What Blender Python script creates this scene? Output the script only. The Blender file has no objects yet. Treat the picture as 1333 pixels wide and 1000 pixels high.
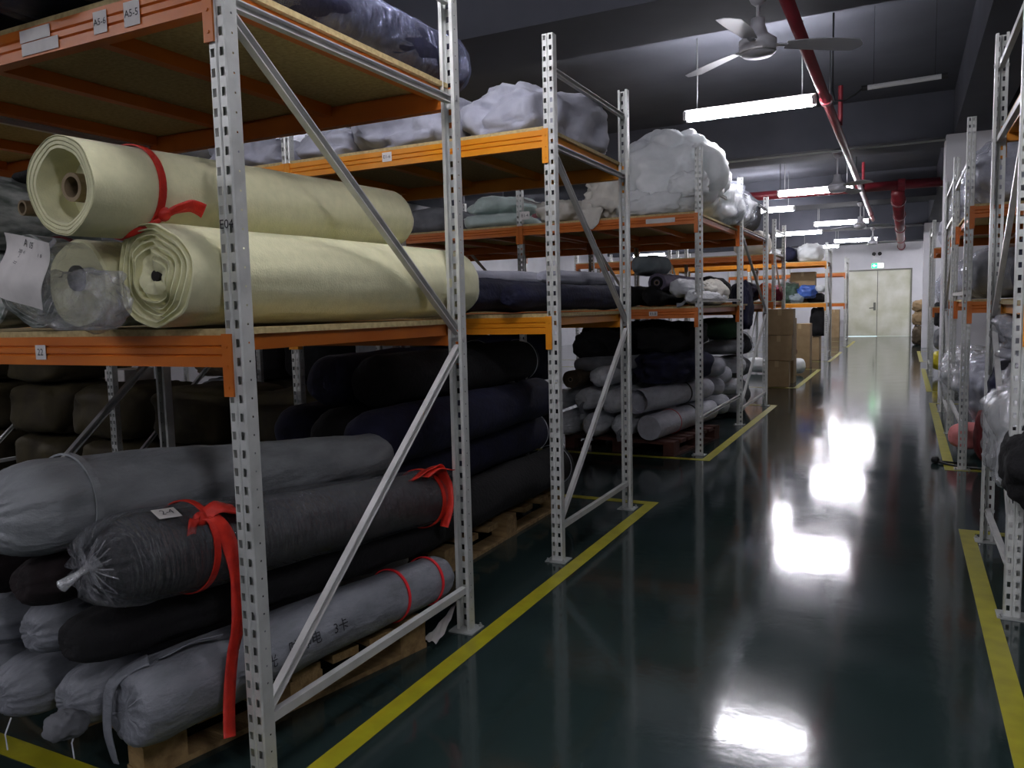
import bpy, bmesh, math, random
from mathutils import Vector, Matrix, noise
import mathutils
S = bpy.context.scene
COL = S.collection
PI = math.pi
random.seed(7)

# ------------------------------------------------------------------ materials
def lin(c):
    f = lambda v: v / 12.92 if v <= 0.04045 else ((v + 0.055) / 1.055) ** 2.4
    return (f(c[0] / 255), f(c[1] / 255), f(c[2] / 255), 1)

def mat(name, col, rough=0.7, metal=0.0, col2=None, nscale=8, bump=0.0, bscale=40, spec=0.5, detail=4, stretch=None, sheen=0.0, coat=0.0, sss=0.0):
    m = bpy.data.materials.new(name); m.use_nodes = True
    N = m.node_tree.nodes; L = m.node_tree.links
    p = N['Principled BSDF']
    p.inputs['Base Color'].default_value = lin(col)
    p.inputs['Roughness'].default_value = rough
    p.inputs['Metallic'].default_value = metal
    p.inputs['Specular IOR Level'].default_value = spec
    p.inputs['Coat Weight'].default_value = coat; p.inputs['Coat Roughness'].default_value = 0.2
    p.inputs['Sheen Weight'].default_value = sheen
    if sss: p.inputs['Subsurface Weight'].default_value = sss; p.inputs['Subsurface Radius'].default_value = (1, 1, 1); p.inputs['Subsurface Scale'].default_value = 0.25
    tc = N.new('ShaderNodeTexCoord'); mp = N.new('ShaderNodeMapping')
    L.new(tc.outputs['Object'], mp.inputs['Vector'])
    if stretch: mp.inputs['Scale'].default_value = stretch
    if col2:
        t = N.new('ShaderNodeTexNoise'); t.inputs['Scale'].default_value = nscale; t.inputs['Detail'].default_value = detail
        L.new(mp.outputs[0], t.inputs['Vector'])
        r = N.new('ShaderNodeValToRGB'); r.color_ramp.elements[0].position = 0.35; r.color_ramp.elements[1].position = 0.68
        r.color_ramp.elements[0].color = lin(col); r.color_ramp.elements[1].color = lin(col2)
        L.new(t.outputs['Fac'], r.inputs[0]); L.new(r.outputs[0], p.inputs['Base Color'])
    if bump:
        t = N.new('ShaderNodeTexNoise'); t.inputs['Scale'].default_value = bscale; t.inputs['Detail'].default_value = 5
        L.new(mp.outputs[0], t.inputs['Vector'])
        b = N.new('ShaderNodeBump'); b.inputs['Strength'].default_value = bump; b.inputs['Distance'].default_value = 0.02
        L.new(t.outputs['Fac'], b.inputs['Height']); L.new(b.outputs[0], p.inputs['Normal'])
    return m

def emit(name, col, s):
    m = bpy.data.materials.new(name); m.use_nodes = True
    N = m.node_tree.nodes; L = m.node_tree.links
    N.remove(N['Principled BSDF'])
    e = N.new('ShaderNodeEmission'); e.inputs[0].default_value = lin(col); e.inputs[1].default_value = s
    L.new(e.outputs[0], N['Material Output'].inputs[0]); return m

def film(name, tint=(225, 228, 235), haze=0.14, bscale=9, stretch=None, edge=0.42):
    m = bpy.data.materials.new(name); m.use_nodes = True
    N = m.node_tree.nodes; L = m.node_tree.links
    N.remove(N['Principled BSDF'])
    tc = N.new('ShaderNodeTexCoord')
    t = N.new('ShaderNodeTexVoronoi'); t.inputs['Scale'].default_value = bscale; t.feature = 'F1'
    t2 = N.new('ShaderNodeTexNoise'); t2.inputs['Scale'].default_value = bscale * 1.6; t2.inputs['Detail'].default_value = 6
    mp = N.new('ShaderNodeMapping'); L.new(tc.outputs['Object'], mp.inputs[0])
    if stretch: mp.inputs['Scale'].default_value = stretch; mp.inputs['Rotation'].default_value = (0.5, 0.2, 0.5)
    L.new(mp.outputs[0], t.inputs['Vector']); L.new(mp.outputs[0], t2.inputs['Vector'])
    ad = N.new('ShaderNodeMath'); ad.operation = 'ADD'; L.new(t.outputs['Distance'], ad.inputs[0]); L.new(t2.outputs['Fac'], ad.inputs[1])
    b = N.new('ShaderNodeBump'); b.inputs['Strength'].default_value = 0.9; b.inputs['Distance'].default_value = 0.03
    L.new(ad.outputs[0], b.inputs['Height'])
    g = N.new('ShaderNodeBsdfGlossy'); g.inputs['Roughness'].default_value = 0.16; g.inputs[0].default_value = lin(tint)
    d = N.new('ShaderNodeBsdfDiffuse'); d.inputs[0].default_value = lin(tint)
    tr = N.new('ShaderNodeBsdfTransparent')
    L.new(b.outputs[0], g.inputs['Normal']); L.new(b.outputs[0], d.inputs['Normal'])
    m1 = N.new('ShaderNodeMixShader'); m1.inputs[0].default_value = 0.55
    L.new(d.outputs[0], m1.inputs[1]); L.new(g.outputs[0], m1.inputs[2])
    lw = N.new('ShaderNodeLayerWeight'); lw.inputs[0].default_value = 0.25; L.new(b.outputs[0], lw.inputs['Normal'])
    mr = N.new('ShaderNodeMapRange'); mr.inputs[3].default_value = haze; mr.inputs[4].default_value = edge
    L.new(lw.outputs['Fresnel'], mr.inputs[0])
    m2 = N.new('ShaderNodeMixShader'); L.new(mr.outputs[0], m2.inputs[0])
    L.new(tr.outputs[0], m2.inputs[1]); L.new(m1.outputs[0], m2.inputs[2])
    L.new(m2.outputs[0], N['Material Output'].inputs[0]); return m

M = dict(
    post=mat('galvanised_post', (212, 214, 210), 0.42, 0.25, (190, 192, 188), 12, 0.05, 60),
    brace=mat('zinc_brace', (210, 210, 207), 0.35, 0.1, (190, 190, 188), 10),
    plate=mat('foot_plate_steel', (165, 168, 165), 0.5, 0.4),
    orange=mat('orange_beam_paint', (210, 116, 34), 0.42, 0, (196, 102, 28), 5, 0.03, 60),
    yellow=mat('yellow_beam_paint', (226, 146, 26), 0.42, 0, (214, 132, 20), 5, 0.03, 60),
    board=mat('chipboard', (196, 178, 128), 0.8, 0, (170, 150, 104), 60, 0.15, 120),
    bolt=mat('zinc_bolt', (205, 205, 205), 0.3, 0.8),
    cream=mat('cream_felt', (232, 229, 188), 0.95, 0, (222, 220, 178), 30, 0.12, 160, sheen=0.2),
    creamedge=mat('cream_felt_cut_edge', (214, 208, 158), 0.95, 0, (186, 180, 132), 90, 0.35, 70),
    core=mat('cardboard_core', (150, 132, 104), 0.85, 0, (128, 112, 88), 20),
    boreshade=mat('bore_shade_disc', (28, 24, 22), 0.95),  # near-black disc colour stands in for the shade inside roll cores
    red=mat('red_ribbon', (206, 42, 22), 0.55, 0, (180, 30, 18), 30, 0.2, 60),
    redtape=mat('red_tape', (225, 40, 50), 0.5),
    navy=mat('navy_cloth', (22, 24, 54), 0.85, 0, (15, 16, 38), 14, 0.25, 40),
    black=mat('black_cloth', (17, 16, 19), 0.9, 0, (10, 10, 12), 14, 0.3, 50),
    maroon=mat('black_maroon_cloth', (30, 18, 20), 0.9, 0, (18, 10, 12), 14, 0.3, 40),
    greypl=mat('grey_plastic_sleeve', (148, 152, 155), 0.5, 0, (124, 128, 131), 6, 0.35, 22, stretch=(2.5, 1, 2.5)),
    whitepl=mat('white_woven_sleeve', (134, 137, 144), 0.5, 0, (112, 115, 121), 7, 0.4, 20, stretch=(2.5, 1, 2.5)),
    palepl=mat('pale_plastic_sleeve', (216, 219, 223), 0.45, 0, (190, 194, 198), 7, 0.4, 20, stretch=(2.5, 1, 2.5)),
    midpl=mat('mid_grey_plastic_sleeve', (188, 190, 198), 0.45, 0, (168, 170, 178), 7, 0.3, 20, stretch=(2.5, 1, 2.5)),
    whitebag=mat('white_polyester_batting', (236, 239, 240), 0.9, 0, (222, 227, 227), 9, 0.3, 14, sheen=0.3, sss=0.5),
    glossbag=mat('plastic_covered_batting', (240, 243, 244), 0.8, 0, (228, 233, 233), 9, 0.3, 10, coat=0.4, sss=0.6),
    palegreen=mat('pale_green_batting', (196, 212, 208), 0.92, 0, (178, 196, 190), 9, 0.3, 14, sheen=0.3),
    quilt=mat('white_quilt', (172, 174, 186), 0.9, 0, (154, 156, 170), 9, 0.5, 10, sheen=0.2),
    sackw=mat('white_cotton_sack', (222, 218, 208), 0.85, 0, (204, 200, 190), 9, 0.2, 16),
    greybag=mat('grey_batting', (120, 122, 126), 0.9, 0, (100, 102, 106), 9, 0.3, 14),
    bluegrey=mat('blue_grey_quilt', (150, 162, 166), 0.9, 0, (128, 140, 144), 9, 0.3, 14),
    purple=mat('purple_grey_cloth', (112, 104, 122), 0.9, 0, (92, 86, 104), 14, 0.3, 40),
    camo=mat('mottled_green_cloth', (96, 106, 98), 0.9, 0, (196, 198, 194), 30, 0.25, 60, detail=8, stretch=(1, 0.35, 1)),
    brown=mat('brown_cloth', (92, 80, 62), 0.9, 0, (72, 62, 48), 14, 0.3, 40),
    sack=mat('olive_brown_sack', (66, 58, 32), 0.8, 0, (48, 40, 24), 5, 0.3, 12),
    sacky=mat('yellow_plastic_sack', (214, 200, 40), 0.5, 0, (196, 178, 30), 8, 0.3, 16),
    green=mat('dark_green_cloth', (52, 84, 58), 0.85, 0, (40, 66, 46), 8, 0.3, 14),
    blue=mat('blue_plastic', (76, 112, 190), 0.4, 0, (60, 92, 168), 8, 0.4, 12),
    crimson=mat('crimson_cloth', (122, 26, 56), 0.85, 0, (96, 18, 40), 8, 0.3, 14),
    darkred=mat('dark_red_cloth', (96, 14, 16), 0.85, 0, (70, 10, 12), 8, 0.3, 14),
    pink=mat('pink_cloth', (226, 142, 140), 0.8, 0, (212, 124, 124), 8, 0.3, 20),
    pallet=mat('pallet_wood', (160, 132, 88), 0.85, 0, (124, 98, 62), 6, 0.3, 20, stretch=(1, 6, 6)),
    redpallet=mat('red_brown_pallet_wood', (84, 46, 36), 0.85, 0, (64, 34, 28), 6, 0.3, 20),
    carton=mat('brown_carton', (166, 142, 106), 0.85, 0, (150, 126, 92), 5, 0.06, 30),
    tape=mat('carton_tape', (184, 160, 120), 0.35),
    paper=mat('white_paper', (226, 222, 218), 0.8, 0, (212, 208, 204), 20),
    ink=mat('black_ink', (22, 22, 30), 0.7),
    whiteline=mat('white_selvedge', (220, 222, 228), 0.7),
    strap=mat('black_strap', (18, 18, 18), 0.6),
    pvc=mat('pvc_white', (225, 225, 225), 0.4),
    fan=mat('fan_enamel', (196, 196, 202), 0.35, 0.1),
    lamphouse=mat('lamp_housing', (230, 230, 232), 0.5),
    lampend=mat('lamp_end_cap', (150, 150, 150), 0.5),
    redpipe=mat('red_sprinkler_pipe', (122, 34, 44), 0.4, 0, (104, 28, 36), 3),
    cable=mat('black_cable', (16, 16, 18), 0.6),
    yellowbox=mat('yellow_carton', (214, 188, 60), 0.8),
    film=film('clear_film'),
    filmstreak=film('streaked_clear_film', (225, 228, 235), 0.08, 9, (2.5, 9, 1.2), 0.7),
    filmblue=film('bluish_clear_film', (186, 192, 226), 0.2, 9, (1.5, 5, 1.5), 0.7),
    filmbag=film('crinkled_bag_film', (228, 230, 236), 0.2, 16),
    filmthin=film('thin_clear_film', (210, 214, 230), 0.06, 14),
    filmwhite=film('milky_film', (235, 236, 240), 0.45, 10),
    tube=emit('lamp_tube', (248, 246, 255), 80.0),
    dooredge=mat('door_edge_metal', (120, 122, 110), 0.5, 0.4),
)

# ------------------------------------------------------------------ mesh helpers
class MB:
    """collects world-space geometry, then links it as one mesh object"""
    def __init__(s): s.v = []; s.f = []; s.mi = []; s.cur = 0
    def add(s, vs, fs):
        o = len(s.v); s.v += [tuple(v) for v in vs]
        for f in fs: s.f.append(tuple(i + o for i in f)); s.mi.append(s.cur)
    def box(s, x0, x1, y0, y1, z0, z1):
        s.add([(x0,y0,z0),(x1,y0,z0),(x1,y1,z0),(x0,y1,z0),(x0,y0,z1),(x1,y0,z1),(x1,y1,z1),(x0,y1,z1)],
              [(3,2,1,0),(4,5,6,7),(0,1,5,4),(1,2,6,5),(2,3,7,6),(3,0,4,7)]); return s
    def rbox(s, c, size, rz):
        cx, cy, cz = c; hx, hy, hz = size[0]/2, size[1]/2, size[2]/2; ca, sa = math.cos(rz), math.sin(rz)
        vs = [(cx+a*hx*ca-b*hy*sa, cy+a*hx*sa+b*hy*ca, cz+k*hz) for k in (-1,1) for a,b in ((-1,-1),(1,-1),(1,1),(-1,1))]
        s.add(vs, [(3,2,1,0),(4,5,6,7),(0,1,5,4),(1,2,6,5),(2,3,7,6),(3,0,4,7)]); return s
    def sweep(s, path, prof, up=(0,0,1), cap=True, closed=True):
        """extrude a 2D profile [(side,up)] along a path"""
        path = [Vector(p) for p in path]; n = len(prof); rings = []
        for i, p in enumerate(path):
            a = path[max(i-1,0)]; b = path[min(i+1,len(path)-1)]; d = (b-a).normalized()
            sd = d.cross(Vector(up))
            if sd.length < 1e-4: sd = d.cross(Vector((0,1,0)))
            sd.normalize(); u = sd.cross(d).normalized()
            rings.append([p + sd*q[0] + u*q[1] for q in prof])
        vs = [v for r in rings for v in r]; fs = []
        m = n if closed else n-1
        for i in range(len(path)-1):
            for j in range(m):
                k = (j+1) % n; fs.append((i*n+j, i*n+k, (i+1)*n+k, (i+1)*n+j))
        if cap and closed: fs.append(tuple(range(n))[::-1]); fs.append(tuple((len(path)-1)*n+j for j in range(n)))
        s.add(vs, fs); return s
    def tube(s, path, r, n=12):
        return s.sweep(path, [(r*math.cos(2*PI*i/n), r*math.sin(2*PI*i/n)) for i in range(n)])
    def lathe(s, base, axis, prof, n=24, cap=True):
        """prof [(r,h)] along axis from base"""
        base = Vector(base); a = Vector(axis).normalized()
        u = a.orthogonal().normalized(); w = a.cross(u)
        vs = []; fs = []
        for r, h in prof:
            for i in range(n):
                t = 2*PI*i/n; vs.append(base + a*h + u*(r*math.cos(t)) + w*(r*math.sin(t)))
        for k in range(len(prof)-1):
            for i in range(n):
                j = (i+1) % n; fs.append((k*n+i, k*n+j, (k+1)*n+j, (k+1)*n+i))
        if cap:
            fs.append(tuple(range(n))[::-1]); fs.append(tuple((len(prof)-1)*n+i for i in range(n)))
        s.add(vs, fs); return s
    def build(s, name, m, parent=None, smooth=False, loc=None, bevel=0, solid=0, sharp=0):
        me = bpy.data.meshes.new(name)
        off = Vector(loc) if loc is not None else (parent.matrix_basis.translation if parent is not None and parent.parent is None else Vector((0,0,0)))
        if parent is not None and parent.parent is not None:
            off = parent.parent.matrix_basis.translation + parent.matrix_basis.translation
        me.from_pydata([(v[0]-off[0], v[1]-off[1], v[2]-off[2]) for v in s.v], [], s.f)
        ms = m if isinstance(m, (list, tuple)) else [m]
        for q in ms: me.materials.append(q)
        if len(ms) > 1: me.polygons.foreach_set('material_index', s.mi)
        if smooth: me.polygons.foreach_set('use_smooth', [True]*len(me.polygons))
        if sharp: me.set_sharp_from_angle(angle=math.radians(sharp))
        me.update()
        o = bpy.data.objects.new(name, me); COL.objects.link(o)
        if parent is not None: o.parent = parent
        else: o.location = off
        if bevel:
            b = o.modifiers.new('bevel', 'BEVEL'); b.width = bevel; b.segments = 2; b.limit_method = 'ANGLE'
        if solid:
            b = o.modifiers.new('thickness', 'SOLIDIFY'); b.thickness = solid; b.offset = 0
        return o

def tag(o, label, cat, group=None):
    o['label'] = label; o['category'] = cat
    if group: o['group'] = group
    return o
def thing(name, label, cat, loc, group=None):
    o = bpy.data.objects.new(name, None); COL.objects.link(o); o.location = loc
    o.empty_display_size = 0.05
    return tag(o, label, cat, group)
def struct(o): o['kind'] = 'structure'; return o

def fbm(v, o=4): return noise.fractal(v, 1.0, 2.0, o)

# ---- soft rolls of cloth: a lathe along an axis with lumps, sag and modelled ends
FLAT = [(1.0, 0.0), (0.965, 0.008), (0.85, 0.004), (0.7, 0.008), (0.5, 0.003), (0.3, 0.006), (0.13, 0.0)]
GATHER = [(0.99, 0.02), (0.93, 0.06), (0.8, 0.10), (0.62, 0.125), (0.42, 0.135), (0.22, 0.125), (0.1, 0.135)]
DOME = [(0.985, 0.015), (0.93, 0.04), (0.82, 0.065), (0.62, 0.085), (0.4, 0.095), (0.2, 0.098), (0.08, 0.099)]
def roll_mesh(p0, p1, R0, R1, e0=FLAT, e1=FLAT, n=44, seg=26, lump=0.04, fr=5.0, sag=0.06, seed=0, pleat0=0.0, pleat1=0.0, wob=0.0, bend=0.0, crease=0.0):
    p0 = Vector(p0); p1 = Vector(p1); d = (p1-p0); Ln = d.length; d.normalize()
    u = d.cross(Vector((0,0,1))).normalized(); w = u.cross(d).normalized()
    sv = Vector((seed*7.31, seed*3.17, seed*1.93))
    mb = MB(); rings = []
    def ring(t, rf, off, endk, pl):
        c = p0 + d*(Ln*t) + u*(bend*math.sin(PI*max(0,min(1,t)))); R = (R0+(R1-R0)*t)*(1-0.55*lump); out = []
        for i in range(n):
            a = 2*PI*i/n; ca, sa = math.cos(a), math.sin(a)
            q = u*ca + w*sa
            k = 1 + lump*fbm(c*fr*0.6 + q*1.6 + sv)*1.6
            if crease: k -= crease*abs(noise.noise(Vector((a*2.2, t*9, seed)) + q*1.2))
            s = sa*(1-sag) if sa < 0 else sa
            r = R*rf*k
            o = off
            if pl: 
                ph = noise.noise(Vector((ca*1.3, sa*1.3, seed)))*2
                w_ = math.sin(a*17+ph*4)+0.5*math.sin(a*29+ph*7); o += R*pl*0.12*w_*min(1, (1.02-rf)*3)*rf
            if wob:
                fall = 1.0 if endk else math.exp(-t*Ln/0.07)
                wv = wob*0.55*noise.noise(Vector((ca*1.2, sa*1.2, rf*2.2+seed)))
                r *= 1+fall*wob*2.2*noise.noise(Vector((ca*1.0, sa*1.0, rf*1.6+seed+5)))
                if endk < 0: o += wv
                elif endk == 0: o -= wv*fall
            out.append(c + u*(ca*r) + w*(s*r) + d*((endk if endk else 1)*o))
        return out
    for rf, off in reversed(e0): rings.append(ring(0, rf, off, -1, pleat0))
    for i in range(seg+1):
        t = i/seg; rings.append(ring(t, 1.0, 0, 0, 0))
    for rf, off in e1: rings.append(ring(1, rf, off, 1, pleat1))
    vs = [v for r in rings for v in r]; fs = []
    for k in range(len(rings)-1):
        for i in range(n):
            j = (i+1) % n; fs.append((k*n+i, (k+1)*n+i, (k+1)*n+j, k*n+j))
    fs.append(tuple(range(n))); fs.append(tuple((len(rings)-1)*n+i for i in range(n))[::-1])
    mb.add(vs, fs); return mb

def roll(name, label, p0, p1, R, m, R1=None, group=None, cat='fabric roll', core=None, e0=FLAT, e1=DOME, wrap=None, **kw):
    R1 = R1 or R
    base = Vector(p0); base.z -= R
    t = thing(name, label, cat, base, group)
    body = kw.pop('body', 'rolled_cloth')
    roll_mesh(p0, p1, R, R1, e0, e1, **kw).build(body, m, t, smooth=True, sharp=50 if e0 is not GATHER and e0 is not DOME else 0)
    d = (Vector(p1)-Vector(p0)).normalized()
    if core:
        r = core; b = MB(); b.lathe(Vector(p0)-d*0.012, d, [(r*0.72, 0.12), (r*0.72, 0.0), (r, 0.0), (r, 0.12)], 20, cap=False)
        c = b.build('core_tube', M['core'], t, smooth=False)
        b = MB(); b.lathe(Vector(p0)-d*0.004, d, [(r*0.71, 0.0), (r*0.71, 0.03)], 20); b.build('bore_shade_disc', M['boreshade'], t)
    if wrap:
        kw2 = dict(kw); kw2['lump'] = 0.05; kw2['fr'] = 9
        roll_mesh(Vector(p0)-d*0.012, Vector(p1)+d*0.012, R*1.05, R1*1.05, e0, e1, **kw2).build('plastic_wrap', M[wrap], t, smooth=True)
    return t

def band_ring(p0, p1, R0, R1, t, width, m, name, parent, thick=0.004, sag=0.06, lump=0.0, skew=0.0):
    """a tie around a roll at fraction t"""
    p0 = Vector(p0); p1 = Vector(p1); d = (p1-p0); L = d.length; d.normalize()
    u = d.cross(Vector((0,0,1))).normalized(); w = u.cross(d).normalized()
    c = p0+d*(L*t); R = (R0+(R1-R0)*t)*1.02+thick; n = 40; vs = []; fs = []
    for i in range(n):
        a = 2*PI*i/n; ca, sa = math.cos(a), math.sin(a); s = sa*(1-sag) if sa < 0 else sa
        for k, (dr, dd) in enumerate(((0,-width/2),(0,width/2),(-thick,width/2),(-thick,-width/2))):
            r = R+dr; vs.append(c + u*(ca*r) + w*(s*r) + d*(dd+skew*sa))
    for i in range(n):
        j = (i+1) % n
        for k in range(4):
            l = (k+1) % 4; fs.append((i*4+k, i*4+l, j*4+l, j*4+k))
    b = MB(); b.add(vs, fs); return b.build(name, m, parent, smooth=False)

def ribbon(path, widths, m, name, parent, wdir=(0,1,0), thick=0.003):
    """flat strip following a path"""
    b = MB(); vs = []; fs = []; w = Vector(wdir).normalized(); pts = [Vector(p) for p in path]
    # subdivide with catmull-rom
    P = []; W = []
    for i in range(len(pts)-1):
        a = pts[max(i-1,0)]; p = pts[i]; q = pts[i+1]; c = pts[min(i+2,len(pts)-1)]
        for k in range(6):
            t = k/6; P.append(0.5*((2*p)+(q-a)*t+(2*a-5*p+4*q-c)*t*t+(3*p-a-3*q+c)*t**3)); W.append(widths[i]*(1-t)+widths[i+1]*t)
    P.append(pts[-1]); W.append(widths[-1])
    for i, p in enumerate(P):
        d = (P[min(i+1,len(P)-1)]-P[max(i-1,0)]).normalized(); nrm = d.cross(w).normalized()
        ww = d.cross(nrm).normalized()*-1
        rip = 0.25*W[i]*math.sin(i*0.9)
        for s_ in (-1,-0.33,0.33,1):
            for th in (1,-1): vs.append(p + ww*(s_*W[i]/2) + nrm*(th*thick/2 + rip*0.35*(abs(s_)-0.5)))
    n = 8
    order = [0,2,4,6,7,5,3,1]
    for i in range(len(P)-1):
        for k in range(8):
            a_, b_ = order[k], order[(k+1) % 8]; fs.append((i*n+a_, i*n+b_, (i+1)*n+b_, (i+1)*n+a_))
    fs.append(tuple(order)); fs.append(tuple((len(P)-1)*n+o for o in order[::-1]))
    b.add(vs, fs); return b.build(name, m, parent, smooth=True)

# ---- bags and bundles: noisy superellipsoids resting flat
def blob_mesh(c, h, n=40, seg=28, pw=2.6, lump=0.10, fr=3.0, crease=0.06, cfr=4.0, seed=0, rz=0.0, flat=0.9, droop=0.0, lean=(0,0)):
    mb = MB(); vs = []; fs = []; ca0, sa0 = math.cos(rz), math.sin(rz)
    sv = Vector((seed*5.1, seed*2.3, seed*8.7))
    sp = lambda v, e: math.copysign(abs(v)**e, v)
    e = 2.0/pw
    for i in range(seg+1):
        ph = -PI/2 + PI*i/seg
        for j in range(n):
            th = 2*PI*j/n
            x = sp(math.cos(ph), e)*sp(math.cos(th), e); y = sp(math.cos(ph), e)*sp(math.sin(th), e); z = sp(math.sin(ph), e)
            q = Vector((x*h[0], y*h[1], z*h[2])); dirn = Vector((x, y, z)); 
            k = 1 + lump*fbm(q*fr/max(h)*0.55 + sv, 3)
            k -= crease*(1-min(1, abs(noise.noise(q*cfr/max(h)*0.6 + sv*1.7))*5))
            k += 0.02*noise.noise(q*14+sv)
            q = q*k
            if q.z < -h[2]*flat: q.z = -h[2]*flat
            q.x += lean[0]*(q.z+h[2]); q.y += lean[1]*(q.z+h[2])
            if droop: q.z -= droop*max(0, abs(x))**3
            vs.append((c[0]+q.x*ca0-q.y*sa0, c[1]+q.x*sa0+q.y*ca0, c[2]+0.002+q.z+h[2]*flat))
    for i in range(seg):
        for j in range(n):
            k = (j+1) % n; fs.append((i*n+j, i*n+k, (i+1)*n+k, (i+1)*n+j))
    mb.add(vs, fs); return mb
def bag(name, label, c, h, m, cat='bag', group=None, wrap=None, part='filling', knot=None, sub=False, **kw):
    """c = bottom centre"""
    t = thing(name, label, cat, c, group)
    o = blob_mesh(c, h, **kw).build(part, m, t, smooth=True)
    if wrap:
        kw2 = dict(kw); kw2['lump'] = kw.get('lump', .1)*1.2; kw2['crease'] = kw.get('crease', .06)*1.1
        blob_mesh(c, [q*1.05+0.004 for q in h], **kw2).build('plastic_wrap', M[wrap], t, smooth=True)
    if knot:
        b = MB(); k = Vector(knot); b.lathe(k, (Vector(knot)-Vector((c[0], c[1], c[2]+h[2]))), [(0.03,-0.05),(0.012,0.0),(0.02,0.03),(0.032,0.07),(0.02,0.075)], 12)
        b.build('knot', M[wrap] if wrap else m, t, smooth=True)
    return t

def carton(label, x0, x1, y0, y1, z0, h, rz=0.0, m='carton'):
    cx, cy = (x0+x1)/2, (y0+y1)/2
    t = thing('carton', label, 'carton', (cx, cy, z0))
    MB().rbox((cx, cy, z0+h/2), (x1-x0, y1-y0, h), rz).build('box', M[m], t, bevel=0.006)
    b = MB(); b.rbox((cx, cy, z0+h+0.0005), (x1-x0+0.002, 0.06, 0.001), rz); b.rbox((cx, cy-(y1-y0)/2-0.0005, z0+h-0.05), (0.06, 0.001, 0.1), rz)
    b.build('tape', M['tape'], t)
    return t

# ---- writing
def writing(txt, size, name, m, parent, place, spacing=1.0):
    """place(x,y) -> world point for text plane coordinates (metres, centred)"""
    cu = bpy.data.curves.new('t', 'FONT'); cu.body = txt; cu.size = size; cu.align_x = 'CENTER'; cu.align_y = 'CENTER'; cu.resolution_u = 2
    cu.space_character = spacing
    to = bpy.data.objects.new('t', cu); COL.objects.link(to)
    dg = bpy.context.evaluated_depsgraph_get(); me = bpy.data.meshes.new_from_object(to.evaluated_get(dg))
    vs = [place(v.co.x, v.co.y) for v in me.vertices]; fs = [tuple(p.vertices) for p in me.polygons]
    bpy.data.objects.remove(to); bpy.data.curves.remove(cu); bpy.data.meshes.remove(me)
    b = MB(); b.add(vs, fs); return b.build(name, m, parent)

# ------------------------------------------------------------------ camera
CAMZ = 1.31
f_px = 1025.36
yaw, pitch, rll = math.radians(26.53083119), math.radians(-5.33640048), math.radians(-1.38325177)
fw = Vector((-math.sin(yaw)*math.cos(pitch), math.cos(yaw)*math.cos(pitch), math.sin(pitch)))
r0 = Vector((math.cos(yaw), math.sin(yaw), 0)); u0 = r0.cross(fw)
rr = r0*math.cos(rll) + u0*math.sin(rll); uu = -r0*math.sin(rll) + u0*math.cos(rll)
cd = bpy.data.cameras.new('camera'); cam = bpy.data.objects.new('camera', cd); COL.objects.link(cam)
cd.sensor_width = 36; cd.lens = 36*f_px/1333; cd.clip_start = 0.05; cd.clip_end = 100
cam.matrix_world = Matrix(((rr.x, uu.x, -fw.x, 0), (rr.y, uu.y, -fw.y, 0), (rr.z, uu.z, -fw.z, CAMZ), (0,0,0,1)))
S.camera = cam

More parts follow.
